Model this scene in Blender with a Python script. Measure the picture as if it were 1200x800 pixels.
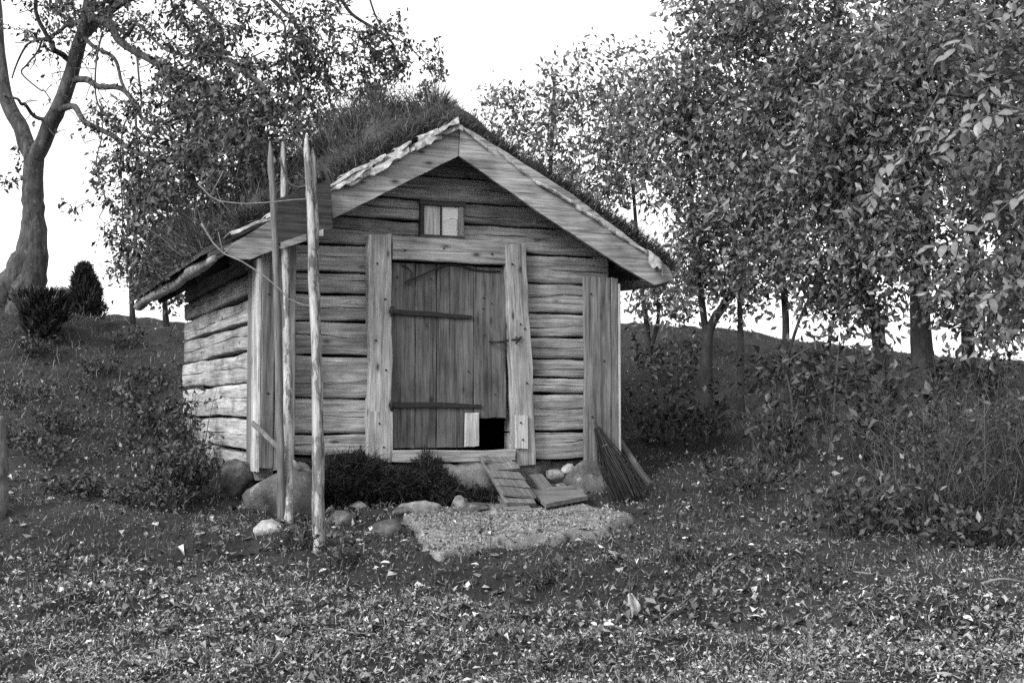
import bpy, math, random
import numpy as np
from mathutils import Vector, Matrix

for o in list(bpy.data.objects):
    bpy.data.objects.remove(o)
SC = bpy.context.scene
COL = SC.collection
R = math.radians

# ------------------------------------------------------------------ camera, sky, sun, exposure
F_PX = 1500.0                      # focal length in photo pixels (1200 px wide photograph)
HORIZON = 475.0
PITCH = math.atan((HORIZON - 400.0) / F_PX)
cam_d = bpy.data.cameras.new('camera')
cam_d.sensor_width = 36.0
cam_d.lens = F_PX / 1200.0 * 36.0
cam_d.clip_start = 0.05
cam_d.clip_end = 3000
cam = bpy.data.objects.new('camera', cam_d)
COL.objects.link(cam)
cam.location = (0, 0, 0)           # eye height is z = 0
cam.rotation_euler = (math.pi / 2 + PITCH, 0, 0)
SC.camera = cam

SUN_EL, SUN_AZ = 33.0, 222.0       # soft sun behind the camera, to its left
world = bpy.data.worlds.new('World')
SC.world = world
world.use_nodes = True
wn, wl = world.node_tree.nodes, world.node_tree.links
wn.clear()
w_out = wn.new('ShaderNodeOutputWorld')
w_bg = wn.new('ShaderNodeBackground')
w_sky = wn.new('ShaderNodeTexSky')
w_sky.sky_type = 'NISHITA'
w_sky.sun_disc = False
w_sky.sun_elevation = R(SUN_EL)
w_sky.sun_rotation = R(SUN_AZ)
w_sky.dust_density = 2.0
w_sky.air_density = 1.0
w_bw = wn.new('ShaderNodeRGBToBW')  # black-and-white photograph: a colourless sky
w_bg.inputs['Strength'].default_value = 0.15
wl.new(w_sky.outputs['Color'], w_bw.inputs['Color'])
w_mix = wn.new('ShaderNodeMix'); w_mix.data_type = 'FLOAT'   # even cloud cover over the clear-sky gradient
w_mix.inputs[0].default_value = 0.6
w_mix.inputs[3].default_value = 4.5
wl.new(w_bw.outputs['Val'], w_mix.inputs[2])
wl.new(w_mix.outputs[0], w_bg.inputs['Color'])
wl.new(w_bg.outputs['Background'], w_out.inputs['Surface'])

sun_d = bpy.data.lights.new('sun', 'SUN')
sun_d.energy = 1.5
sun_d.angle = R(18)
sun_d.color = (1, 1, 1)
sun = bpy.data.objects.new('sun', sun_d)
COL.objects.link(sun)
to_sun = Vector((math.sin(R(SUN_AZ)) * math.cos(R(SUN_EL)), math.cos(R(SUN_AZ)) * math.cos(R(SUN_EL)), math.sin(R(SUN_EL))))
sun.rotation_euler = to_sun.to_track_quat('Z', 'Y').to_euler()

SC.view_settings.view_transform = 'Standard'
SC.view_settings.look = 'None'
SC.view_settings.gamma = 1.0
SC.view_settings.exposure = 1.4
SC.render.engine = 'CYCLES'
SC.cycles.max_bounces = 5
SC.cycles.diffuse_bounces = 3
SC.cycles.glossy_bounces = 2
SC.cycles.transmission_bounces = 3
SC.cycles.use_denoising = False

# ------------------------------------------------------------------ helpers: pixels, ground
def ray(px, py):
    a, b = (px - 600.0) / F_PX, (400.0 - py) / F_PX
    c, s = math.cos(PITCH), math.sin(PITCH)
    return np.array([a, c - b * s, s + b * c])

def P(px, py, Y):
    """the point seen at a pixel, Y metres in front of the camera"""
    d = ray(px, py)
    return d * (Y / d[1])

GP = [  # ground survey: (x, y, z) or pixel and distance
    (0, -3, -1.62), (0, 0, -1.6), (-6, 0, -1.6), (6, 0, -1.6), (0, 3, -1.5), (-4, 3, -1.5), (4, 3, -1.5),
    (0, 6.2, -1.35), (0, 8.6, -1.03), (-.6, 10.2, -.88), (1.2, 10.4, -.86), (-.5, 12.5, -.7), (1.5, 14, -.45),
    (0, 17, .8), (-2, 18, 1.05), (1.5, 18, 1.05), (-9, 7, -1.05), (9, 7, -1.0), (-12, 12, .2), (12, 12, .1),
    (-14, 18, 1.6), (13, 17, .4), (0, 25, .1), (-8, 25, .4), (8, 25, -.3), (-15, 25, .4), (15, 25, -.5)]
for px, py, Y in [(0, 800, 6.2), (1200, 800, 6.2), (0, 690, 7.7), (1200, 700, 7.5), (0, 610, 9.4), (120, 560, 10.9), (250, 592, 10.1),
                  (100, 485, 13.5), (20, 425, 15.4), (100, 372, 18.5), (0, 362, 18.0), (200, 380, 18.8), (-200, 350, 17.5),
                  (222, 505, 14.0), (740, 383, 18.0), (900, 398, 18.0), (1000, 416, 17.5), (1200, 432, 16.0), (1400, 440, 15),
                  (800, 545, 12.4), (1000, 585, 10.8), (1200, 605, 9.4), (830, 478, 15.2), (1000, 505, 13.6), (1150, 500, 12.3), (1330, 500, 11.5)]:
    GP.append(tuple(P(px, py, Y)))
GP = np.array(GP)

def _tps_k(d2):
    return np.where(d2 > 1e-12, d2 * np.log(np.maximum(d2, 1e-12)), 0.0) * 0.5
_n = len(GP)
_d2 = ((GP[:, None, :2] - GP[None, :, :2]) ** 2).sum(-1)
_A = np.zeros((_n + 3, _n + 3))
_A[:_n, :_n] = _tps_k(_d2) + np.eye(_n) * 0.15
_A[:_n, _n] = 1
_A[:_n, _n + 1:] = GP[:, :2]
_A[_n:, :_n] = _A[:_n, _n:].T
_W = np.linalg.solve(_A, np.concatenate([GP[:, 2], np.zeros(3)]))

def sstep(a, b, x):
    t = np.clip((x - a) / (b - a), 0, 1)
    return t * t * (3 - 2 * t)

_rs = np.random.RandomState(5)
_waves = [(_rs.uniform(0, 6.28), 6.28 / wl_, _rs.uniform(0, 6.28), amp) for wl_, amp in
          [(2.6, .022), (1.9, .02), (1.3, .018), (.9, .013), (.7, .012), (.5, .009), (.42, .008), (.33, .011), (.27, .011), (.23, .010)]]

def zg(x, y):
    x = np.atleast_1d(np.asarray(x, float)); y = np.atleast_1d(np.asarray(y, float))
    xc, yc = np.clip(x, -16, 16), np.clip(y, -3, 26)
    z = np.full(x.shape, _W[_n]) + _W[_n + 1] * xc + _W[_n + 2] * yc
    for i in range(_n):
        z = z + _W[i] * _tps_k((xc - GP[i, 0]) ** 2 + (yc - GP[i, 1]) ** 2)
    z = z + .42 * np.exp(-((x + 6.75) / .75) ** 2 - ((y - 17.0) / .7) ** 2)
    far = np.maximum(np.maximum(sstep(22, 45, y), sstep(14, 40, np.abs(x))), sstep(2, 30, -y))
    z = z * (1 - far) + far * (-5.0)
    for th, k, ph, amp in _waves:
        z = z + amp * np.sin(k * (x * math.cos(th) + y * math.sin(th)) + ph + 1.3 * np.sin(.9 * x + 1.7 * y + ph)) * (1 - far)
    return z

def G(px, py):
    """where the ray through a pixel meets the ground"""
    d = ray(px, py)
    Y = np.arange(3, 30, .015)
    x = d[0] / d[1] * Y; z = d[2] / d[1] * Y
    i = np.argmax(z <= zg(x, Y))
    return np.array([x[i], Y[i], zg(x[i], Y[i])[0]])

def gz(x, y):
    return float(zg(x, y)[0])

# ------------------------------------------------------------------ helpers: objects
WM = {}          # world matrix of every object, kept by name
ROOT_M = Matrix.Identity(4)

def mesh_np(name, V, F, smooth=False):
    me = bpy.data.meshes.new(name)
    V = np.asarray(V, dtype=np.float32).reshape(-1, 3)
    if isinstance(F, np.ndarray):
        n, k = F.shape
        me.vertices.add(len(V)); me.vertices.foreach_set('co', V.ravel())
        me.loops.add(n * k); me.loops.foreach_set('vertex_index', F.astype(np.int32).ravel())
        me.polygons.add(n)
        me.polygons.foreach_set('loop_start', np.arange(0, n * k, k, dtype=np.int32))
        me.polygons.foreach_set('loop_total', np.full(n, k, dtype=np.int32))
        me.update(calc_edges=True)
    else:
        me.from_pydata([tuple(map(float, v)) for v in V], [], F)
    if smooth:
        me.polygons.foreach_set('use_smooth', np.ones(len(me.polygons), dtype=bool))
    me.update()
    return me

def link(name, data, M=None, parent=None, mat=None):
    """link an object; M is its world matrix"""
    o = bpy.data.objects.new(name, data)
    COL.objects.link(o)
    M = M if M is not None else Matrix.Identity(4)
    if mat is not None and data is not None:
        if len(data.materials) == 0:
            data.materials.append(mat)
    if parent is not None:
        o.parent = parent
        o.matrix_parent_inverse = Matrix.Identity(4)
        o.matrix_basis = WM[parent.name].inverted() @ M
    else:
        o.matrix_basis = M
    WM[o.name] = M.copy()
    return o

def tag(o, label, cat, group=None, kind=None):
    o['label'] = label
    o['category'] = cat
    if group: o['group'] = group
    if kind: o['kind'] = kind
    return o

def tag2(o, cat, group=None):
    return tag(o, o['label'], cat, group)

def thing(name, label, cat, loc, rz=0, group=None):
    o = link(name, None, Matrix.Translation(Vector(loc)) @ Matrix.Rotation(rz, 4, 'Z'))
    o.empty_display_size = .2
    return tag(o, label, cat, group)

def frame(org, x, z):
    """matrix with local X along x, local Z as near z as can be, Y = Z x X"""
    x = Vector(x).normalized(); z = Vector(z)
    y = z.cross(x).normalized(); z = x.cross(y)
    return Matrix(((x[0], y[0], z[0], org[0]), (x[1], y[1], z[1], org[1]), (x[2], y[2], z[2], org[2]), (0, 0, 0, 1)))

class Wob:
    """smooth random wobble along a length"""
    def __init__(s, rng, scale=.35):
        s.p = [(rng.uniform(0, 6.28), 6.28 / (scale * f)) for f in (2.7, 1.3, .71, .37)]
        s.a = (.5, .32, .2, .12)
    def __call__(s, t):
        return sum(a * math.sin(k * t + p) for (p, k), a in zip(s.p, s.a))

def loft(name, rings, closed_ends=True, smooth=False):
    """rings: list of equal-length closed rings of points"""
    n = len(rings[0]); V = [p for r in rings for p in r]; F = []
    for i in range(len(rings) - 1):
        for j in range(n):
            a, b = i * n + j, i * n + (j + 1) % n
            F.append((a, b, b + n, a + n))
    if closed_ends:
        F.append(tuple(range(n - 1, -1, -1)))
        m = (len(rings) - 1) * n
        F.append(tuple(range(m, m + n)))
    return mesh_np(name, V, F, smooth)

def log_mesh(L, h, d, rng, crack=.5, top=.010, slope0=0.0, slope1=0.0, wave=1.0, gap=.010):
    """hewn log: X length, face at y = 0 towards -Y, Z height, with a drying crack in its face"""
    n = max(6, int(L / .07))
    wt, wb, wf, wc, wd = (Wob(rng, s * wave) for s in (.6, .6, .6, .6, .35))
    rings = []
    rnd = rng.uniform(.012, .026)
    for i in range(n + 1):
        x = L * i / n
        zt = h - gap + top * wt(x); zb = gap * .6 + top * wb(x + 3)
        y0 = .008 * wf(x)
        gc = h * crack + h * .10 * wc(x * .8)
        gd = max(0.0, .026 * (wd(x) + .35)) + .0015
        gw = .0035 + .05 * gd * .6
        e0 = rng.uniform(-.004, .004) if i in (0, n) else 0
        prof = [(d, zb), (y0 + rnd, zb), (y0 + rnd * .4, zb + .006), (y0 + .003, zb + .016), (y0, zb + .03),
                (y0, gc - gw * 1.6), (y0 + .002, gc - gw), (y0 + gd, gc), (y0 + .001, gc + gw), (y0 - .002, gc + gw * 1.6),
                (y0, zt - .03), (y0 + .004, zt - .016), (y0 + rnd * .5, zt - .006), (y0 + rnd, zt), (d, zt)]
        t = i / n
        rings.append([(x + e0 + (z * slope0 if i == 0 else 0) - (z * slope1 if i == n else 0), y, z) for y, z in prof])
    return loft('log', rings)

def board_mesh(L, w, t, rng, wob=.004, rag=.006, bow=0.0, w1=None, name='board'):
    """sawn or cleft board: X length, face at y = 0 towards -Y, Z width; slightly uneven edges"""
    n = max(4, int(L / .12)); c = min(.006, t * .25)
    wa, wb, wf = (Wob(rng, .5) for _ in range(3))
    rings = []
    w1 = w if w1 is None else w1
    for i in range(n + 1):
        f = i / n
        x = L * f
        ww = w + (w1 - w) * f
        b = bow * math.sin(math.pi * f)
        z0 = wob * wa(x) + b + (w - ww) / 2; z1 = z0 + ww + wob * wb(x); y0 = .5 * wob * wf(x)
        prof = [(y0 + t, z0), (y0 + c, z0), (y0, z0 + c), (y0, (z0 * 2 + z1) / 3), (y0, (z0 + 2 * z1) / 3), (y0, z1 - c), (y0 + c, z1), (y0 + t, z1)]
        ring = []
        for y, z in prof:
            e = rng.uniform(-rag, rag) if i in (0, n) else 0
            ring.append((x + e, y, z))
        rings.append(ring)
    return loft(name, rings)

def prism_mesh(pts, t, rng=None, rag=0.0, name='board'):
    """outline in (x, z), thickness t along +Y; densified and slightly uneven"""
    out = []
    for i, p in enumerate(pts):
        q = pts[(i + 1) % len(pts)]
        l = math.hypot(q[0] - p[0], q[1] - p[1]); k = max(1, int(l / .09))
        for j in range(k):
            f = j / k
            e = (rng.uniform(-rag, rag), rng.uniform(-rag, rag)) if (rng and j) else (0, 0)
            out.append((p[0] + (q[0] - p[0]) * f + e[0], p[1] + (q[1] - p[1]) * f + e[1]))
    n = len(out)
    V = [(x, 0, z) for x, z in out] + [(x, t, z) for x, z in out]
    F = [tuple(range(n)), tuple(range(2 * n - 1, n - 1, -1))]
    F += [(i, i + n, (i + 1) % n + n, (i + 1) % n) for i in range(n)]
    return mesh_np(name, V, F)

def tubes_np(paths, n=6, smooth=True, name='tube', rng=None, rough=0.0, cap=True):
    """paths: list of (points (k,3), radii (k)); all joined into one mesh"""
    V, F, base = [], [], 0
    for pts, rad in paths:
        pts = np.asarray(pts, float); rad = np.asarray(rad, float); k = len(pts)
        tan = np.gradient(pts, axis=0)
        tan /= np.maximum(np.linalg.norm(tan, axis=1, keepdims=True), 1e-9)
        ref = np.array([.31, .83, .47]) if abs(tan[0] @ np.array([.31, .83, .47])) < .9 else np.array([1., 0, 0])
        u = np.cross(tan, ref); u /= np.maximum(np.linalg.norm(u, axis=1, keepdims=True), 1e-9)
        v = np.cross(tan, u)
        a = np.arange(n) / n * 2 * math.pi
        rr = rad[:, None] * np.ones((k, n))
        if rough and rng is not None:
            rr = rr * (1 + rough * rng.normal(size=(k, n)))
        ring = pts[:, None, :] + rr[..., None] * (np.cos(a)[None, :, None] * u[:, None, :] + np.sin(a)[None, :, None] * v[:, None, :])
        V.append(ring.reshape(-1, 3))
        i = np.arange(k - 1)[:, None] * n; j = np.arange(n)[None, :]; j2 = (j + 1) % n
        F.append((base + np.stack([i + j, i + j2, i + j2 + n, i + j + n], -1)).reshape(-1, 4))
        base += k * n
        if cap:
            V.append(pts[[0, -1]]); c0, c1 = base, base + 1
            s = base - k * n; e = base - n
            jj = np.arange(n); jn = (jj + 1) % n
            F.append(np.stack([np.full(n, c0), s + jn, s + jj, s + jj], -1)[:, [0, 1, 2, 2]])
            F.append(np.stack([np.full(n, c1), e + jj, e + jn, e + jn], -1)[:, [0, 1, 2, 2]])
            base += 2
    V = np.concatenate(V)
    faces = []
    for f in F:
        if len(f) and (f[0, 2] == f[0, 3]):
            faces += [tuple(map(int, q[:3])) for q in f]
        else:
            faces += [tuple(map(int, q)) for q in f]
    return mesh_np(name, V, faces, smooth)

def stone_mesh(rx, ry, rz, rng, rough=.18, sub=3, flat=None, name='stone'):
    """irregular stone: faceted by random cutting planes, then roughened"""
    import bmesh
    bm = bmesh.new()
    bmesh.ops.create_icosphere(bm, subdivisions=sub, radius=1.0)
    planes = []
    for _ in range(13):
        d = Vector((rng.gauss(0, 1), rng.gauss(0, 1), rng.gauss(0, 1))).normalized()
        planes.append((d, rng.uniform(.5, .9)))
    ws = [Wob(rng, s) for s in (1.1, 1.3, .8)]
    for v in bm.verts:
        c = v.co.normalized(); r = 1.0
        for d, k in planes:
            q = c.dot(d)
            if q > 1e-3: r = min(r, k / q)
        r = min(r, 1.0)
        r += rough * .22 * (ws[0](c.x * 1.2 + c.y) + ws[1](c.y * 1.3 - c.z) + ws[2](c.z * 1.1 + c.x * .7))
        v.co = c * r
        v.co.x *= rx; v.co.y *= ry; v.co.z *= rz
        if flat is not None and v.co.z > flat: v.co.z = flat + (v.co.z - flat) * .15
    me = bpy.data.meshes.new(name)
    bm.to_mesh(me); bm.free()
    me.polygons.foreach_set('use_smooth', np.ones(len(me.polygons), dtype=bool))
    return me

# ------------------------------------------------------------------ materials (all colourless: a black-and-white photograph)
def new_mat(name):
    m = bpy.data.materials.new(name); m.use_nodes = True
    nt = m.node_tree; nt.nodes.clear()
    out = nt.nodes.new('ShaderNodeOutputMaterial')
    b = nt.nodes.new('ShaderNodeBsdfPrincipled')
    nt.links.new(b.outputs['BSDF'], out.inputs['Surface'])
    b.inputs['Specular IOR Level'].default_value = .3
    return m, nt, b

def N(nt, t, **kw):
    n = nt.nodes.new(t)
    for k, v in kw.items():
        if k in n.inputs: n.inputs[k].default_value = v
        else: setattr(n, k, v)
    return n

def ramp(nt, src, stops):
    r = nt.nodes.new('ShaderNodeValToRGB')
    el = r.color_ramp.elements
    while len(el) < len(stops): el.new(.5)
    for e, (p, v) in zip(el, stops):
        e.position = p; e.color = (v, v, v, 1)
    nt.links.new(src, r.inputs['Fac'])
    return r.outputs['Color']

def mul(nt, a, b, f=1.0, mode='MULTIPLY'):
    m = nt.nodes.new('ShaderNodeMix'); m.data_type = 'RGBA'; m.blend_type = mode
    m.inputs['Factor'].default_value = f
    nt.links.new(a, m.inputs[6]); nt.links.new(b, m.inputs[7])
    return m.outputs[2]

def wood_mat(name, lo, hi, knots=.7, stain=.5, bump=.5, rnd=.35, fine=1.0, patch_lo=1.0, streaks=.55):
    m, nt, b = new_mat(name)
    tc = N(nt, 'ShaderNodeTexCoord'); oi = N(nt, 'ShaderNodeObjectInfo')
    off = N(nt, 'ShaderNodeVectorMath', operation='SCALE'); off.inputs[0].default_value = (37, 91, 53)
    nt.links.new(oi.outputs['Random'], off.inputs['Scale'])
    add = N(nt, 'ShaderNodeVectorMath', operation='ADD')
    nt.links.new(tc.outputs['Object'], add.inputs[0]); nt.links.new(off.outputs[0], add.inputs[1])
    def mapped(sx, sy, sz):
        mp = N(nt, 'ShaderNodeMapping'); mp.inputs['Scale'].default_value = (sx, sy, sz)
        nt.links.new(add.outputs[0], mp.inputs['Vector']); return mp.outputs['Vector']
    def noise(vec, sc, det=5, rough=.6, dist=0.0):
        n = N(nt, 'ShaderNodeTexNoise', Scale=sc, Detail=det, Roughness=rough, Distortion=dist)
        nt.links.new(vec, n.inputs['Vector']); return n.outputs['Fac']
    grain = noise(mapped(1.3, 26, 26), 1.0, 6, .65, .4)
    fibre = noise(mapped(3.2, 85 * fine, 85 * fine), 1.0, 4, .7)
    blot = noise(mapped(2.2, 5, 5), 1.0, 4, .6)
    streak = noise(mapped(1.1, 42, 42), 1.0, 4, .65)
    mid = (lo + hi) / 2
    c = ramp(nt, grain, [(.28, lo), (.5, mid), (.72, hi)])
    c = mul(nt, c, ramp(nt, fibre, [(.34, .5), (.52, 1.0), (.72, 1.3)]), .85)
    c = mul(nt, c, ramp(nt, blot, [(.3, 1 - stain), (.55, 1.0), (.8, 1.12)]))
    c = mul(nt, c, ramp(nt, streak, [(.36, .2), (.44, 1.0)]), streaks)
    if patch_lo < 1:   # scraps of bark left on a peeled pole
        c = mul(nt, c, ramp(nt, noise(mapped(4.5, 16, 16), 1.0, 5, .7), [(.44, patch_lo), (.50, 1.0)]))
    vor = N(nt, 'ShaderNodeTexVoronoi', Scale=1.0); nt.links.new(mapped(3.1, 7.5, 7.5), vor.inputs['Vector'])
    c = mul(nt, c, ramp(nt, vor.outputs['Distance'], [(.06, .2), (.12, .7), (.2, 1.0)]), knots)
    tone = N(nt, 'ShaderNodeMapRange'); tone.inputs['To Min'].default_value = 1 - rnd; tone.inputs['To Max'].default_value = 1 + rnd * .4
    nt.links.new(oi.outputs['Random'], tone.inputs['Value'])
    c = mul(nt, c, tone.outputs['Result'])
    nt.links.new(c, b.inputs['Base Color'])
    b.inputs['Roughness'].default_value = .82
    bp = N(nt, 'ShaderNodeBump', Strength=bump, Distance=.006)
    h = mul(nt, ramp(nt, grain, [(.2, 0), (.8, 1)]), ramp(nt, fibre, [(.2, 0), (.8, 1)]), .5, 'ADD')
    nt.links.new(h, bp.inputs['Height']); nt.links.new(bp.outputs['Normal'], b.inputs['Normal'])
    return m

def stone_mat(name, lo, hi, sc=8.0, bump=.6, lichen=0.0, stretch=1.0):
    m, nt, b = new_mat(name)
    tc0 = N(nt, 'ShaderNodeTexCoord')
    tc = N(nt, 'ShaderNodeMapping'); tc.inputs['Scale'].default_value = (1, 1, stretch)
    nt.links.new(tc0.outputs['Object'], tc.inputs['Vector'])
    def noise(s, det=6, r=.65):
        n = N(nt, 'ShaderNodeTexNoise', Scale=s, Detail=det, Roughness=r); nt.links.new(tc.outputs['Vector'], n.inputs['Vector']); return n.outputs['Fac']
    a = noise(sc); f = noise(sc * 9, 4, .7); g = noise(sc * .35, 3)
    c = ramp(nt, a, [(.3, lo), (.7, hi)])
    c = mul(nt, c, ramp(nt, f, [(.3, .6), (.6, 1.1)]), .8)
    c = mul(nt, c, ramp(nt, g, [(.35, .65), (.6, 1.0)]))
    if lichen:
        c = mul(nt, c, ramp(nt, noise(sc * 1.7, 3), [(.6, 0), (.7, lichen)]), 1.0, 'ADD')
    nt.links.new(c, b.inputs['Base Color']); b.inputs['Roughness'].default_value = .9
    bp = N(nt, 'ShaderNodeBump', Strength=bump, Distance=.02)
    nt.links.new(mul(nt, a, f, .5, 'ADD'), bp.inputs['Height']); nt.links.new(bp.outputs['Normal'], b.inputs['Normal'])
    return m

def leaf_mat(name, stops, rough=.5, trans=.2, spec=.4):
    """every leaf or blade takes its own tone"""
    m, nt, b = new_mat(name)
    g = N(nt, 'ShaderNodeNewGeometry')
    c = ramp(nt, g.outputs['Random Per Island'], stops)
    nt.links.new(c, b.inputs['Base Color'])
    b.inputs['Roughness'].default_value = rough; b.inputs['Specular IOR Level'].default_value = spec
    if trans:
        t = N(nt, 'ShaderNodeBsdfTranslucent'); nt.links.new(c, t.inputs['Color'])
        mx = N(nt, 'ShaderNodeMixShader', Fac=trans)
        nt.links.new(b.outputs['BSDF'], mx.inputs[1]); nt.links.new(t.outputs['BSDF'], mx.inputs[2])
        nt.links.new(mx.outputs['Shader'], nt.nodes['Material Output'].inputs['Surface'])
    return m

def plain_mat(name, v, rough=.7, var=.3, sc=30.0, spec=.3, metal=0.0):
    m, nt, b = new_mat(name)
    tc = N(nt, 'ShaderNodeTexCoord')
    n = N(nt, 'ShaderNodeTexNoise', Scale=sc, Detail=5.0, Roughness=.65); nt.links.new(tc.outputs['Object'], n.inputs['Vector'])
    nt.links.new(ramp(nt, n.outputs['Fac'], [(.3, v * (1 - var)), (.7, v * (1 + var))]), b.inputs['Base Color'])
    b.inputs['Roughness'].default_value = rough; b.inputs['Specular IOR Level'].default_value = spec; b.inputs['Metallic'].default_value = metal
    bp = N(nt, 'ShaderNodeBump', Strength=.4, Distance=.006)
    nt.links.new(n.outputs['Fac'], bp.inputs['Height']); nt.links.new(bp.outputs['Normal'], b.inputs['Normal'])
    return m

M_LOG = wood_mat('weathered_log', .18, .52, knots=.95, stain=.55, bump=.9, rnd=.3, streaks=.45)
M_SHADEDLOG = wood_mat('eave_shaded_log', .16, .44, knots=.8, stain=.5, bump=.7)  # same log wood, darkened to paint in the shade under the roof
M_POST = wood_mat('pale_timber', .17, .50, knots=1.0, stain=.45, bump=.45, rnd=.15)
M_BARGE = wood_mat('grey_board', .13, .42, knots=1.0, stain=.5, bump=.5, rnd=.12)
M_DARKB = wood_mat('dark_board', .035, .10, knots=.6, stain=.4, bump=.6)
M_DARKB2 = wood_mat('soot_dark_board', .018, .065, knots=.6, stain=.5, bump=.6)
M_DOOR = wood_mat('stained_door_plank', .05, .15, streaks=.8, knots=.85, stain=.55, bump=.5, rnd=.25)
M_CORNER = wood_mat('corner_board_wood', .08, .24, knots=.4, stain=.4, bump=.6, rnd=.2)
M_POLE = wood_mat('barked_pole', .2, .5, knots=.8, stain=.4, bump=.6, rnd=.2, patch_lo=.35)
M_POLED = wood_mat('dark_pole', .06, .16, knots=.8, stain=.5, bump=.6)
M_RAMP = wood_mat('ramp_board', .10, .21, knots=.3, stain=.3, bump=.4, rnd=.15)
M_PATCH = wood_mat('fresh_patch_board', .30, .50, knots=.5, stain=.2, bump=.4, rnd=.1)
M_BARKS = stone_mat('birch_bark', .16, .55, sc=20, bump=.5)
M_IRON = plain_mat('rusted_iron', .012, .7, .4, 40, .4)
M_STONE = stone_mat('field_stone', .04, .17, sc=9, bump=1.0, lichen=.10)
M_PALE = stone_mat('pale_stone', .25, .5, sc=6, bump=.6)
M_SLAB = stone_mat('slab_stone', .11, .36, sc=14, bump=1.0)
M_PLASTER = stone_mat('lime_plaster', .18, .34, sc=7, bump=.5)
M_SOIL = stone_mat('turf_soil', .025, .07, sc=9, bump=.9)
M_BARK = stone_mat('tree_bark', .012, .12, sc=16, bump=1.0, lichen=.08, stretch=.35)
M_BARKD = stone_mat('dark_tree_bark', .02, .06, sc=14, bump=.8, stretch=.4)
M_TWIG = plain_mat('twig_bark', .06, .8, .4, 20)
M_DEAD = plain_mat('dead_twig', .15, .8, .4, 20)
M_LEAF_L = leaf_mat('orchard_leaf', [(0, .02), (.6, .05), (1, .11)], trans=.15)
M_LEAF_R = leaf_mat('thicket_leaf', [(0, .05), (.5, .13), (.85, .23), (1, .36)], rough=.4, trans=.32, spec=.5)
M_LEAF_N = leaf_mat('near_leaf', [(0, .05), (.5, .11), (1, .2)], rough=.42, trans=.3, spec=.5)
M_HERB = leaf_mat('herb_leaf', [(0, .015), (.6, .045), (.9, .10), (1, .2)], trans=.2)
M_NEEDLE = leaf_mat('juniper_needle', [(0, .012), (.7, .03), (1, .06)], trans=.05)
M_GRASS = leaf_mat('lawn_grass', [(0, .025), (.6, .075), (.9, .18), (1, .38)], rough=.6, trans=.2)
M_RGRASS = leaf_mat('roof_grass', [(0, .02), (.7, .05), (.95, .11), (1, .22)], rough=.6, trans=.15)
M_GRIT = leaf_mat('stone_grit', [(0, .03), (.5, .12), (1, .34)], rough=.9, trans=0, spec=.1)
M_GHERB = leaf_mat('ground_herb_leaf', [(0, .025), (.6, .075), (.9, .15), (1, .26)], trans=.15)
M_BANKG = leaf_mat('bank_grass_blade', [(0, .06), (.6, .15), (1, .32)], rough=.6, trans=.1)
M_LITDRYG = leaf_mat('lit_dry_blade', [(0, .12), (.6, .33), (1, .6)], rough=.6, trans=.1)  # paleness also paints in the brighter open-sky light of the foreground
M_LITTER = leaf_mat('fallen_leaf', [(0, .03), (.5, .11), (.8, .22), (.95, .38), (1, .66)], rough=.6, trans=.1)
M_BRUSH = leaf_mat('heather_twig', [(0, .01), (.8, .025), (1, .06)], trans=.0, rough=.9, spec=.08)
M_DRYST = leaf_mat('dry_cane', [(0, .025), (.6, .05), (1, .11)], trans=0, rough=.8)

def ground_mat():
    m, nt, b = new_mat('ground_soil')
    tc = N(nt, 'ShaderNodeTexCoord')
    def noise(s, det=6, r=.65):
        n = N(nt, 'ShaderNodeTexNoise', Scale=s, Detail=det, Roughness=r); nt.links.new(tc.outputs['Object'], n.inputs['Vector']); return n.outputs['Fac']
    a = noise(1.1); f = noise(22, 5, .7); g = noise(.35, 3); h = noise(90, 3, .7)
    c = ramp(nt, a, [(.32, .014), (.68, .05)])
    c = mul(nt, c, ramp(nt, f, [(.3, .5), (.62, 1.25)]))
    c = mul(nt, c, ramp(nt, g, [(.35, .7), (.65, 1.15)]))
    nt.links.new(c, b.inputs['Base Color']); b.inputs['Roughness'].default_value = .95
    bp = N(nt, 'ShaderNodeBump', Strength=.9, Distance=.03)
    nt.links.new(mul(nt, f, h, .6, 'ADD'), bp.inputs['Height']); nt.links.new(bp.outputs['Normal'], b.inputs['Normal'])
    return m
M_GROUND = ground_mat()

# ------------------------------------------------------------------ the ground
def axis(lo, hi, step, far):
    a = list(np.arange(lo, hi + 1e-6, step)); d = step; x = hi
    while x < far: d *= 1.35; x += d; a.append(x)
    d = step; x = lo; pre = []
    while x > -far: d *= 1.35; x -= d; pre.append(x)
    return np.array(pre[::-1] + a)
gx, gy = axis(-9, 9, .11, 900), axis(4.5, 21, .11, 900)
GX, GY = np.meshgrid(gx, gy, indexing='ij')
gV = np.stack([GX.ravel(), GY.ravel(), zg(GX.ravel(), GY.ravel())], -1)
ni, nj = GX.shape
ii, jj = np.meshgrid(np.arange(ni - 1), np.arange(nj - 1), indexing='ij')
q = (ii * nj + jj).ravel()
gF = np.stack([q, q + nj, q + nj + 1, q + 1], -1)
ground = link('ground', mesh_np('ground', gV, gF, True), mat=M_GROUND)
ground['kind'] = 'structure'

# ------------------------------------------------------------------ the log hut
UX, UY = 0.922, 0.387
_l = math.hypot(UX, UY); UX /= _l; UY /= _l
C0 = P(300, 475, 10.5)
HUT_Z = 0.0
HM = Matrix(((UX, -UY, 0, C0[0]), (UY, UX, 0, C0[1]), (0, 0, 1, HUT_Z), (0, 0, 0, 1)))
W, D = 3.25, 4.0
RIDGE, ZR, SL = 1.6, 2.41, .56      # ridge position, height of the roof line, slope
EL, ER = -.42, 3.68                 # eaves

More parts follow.
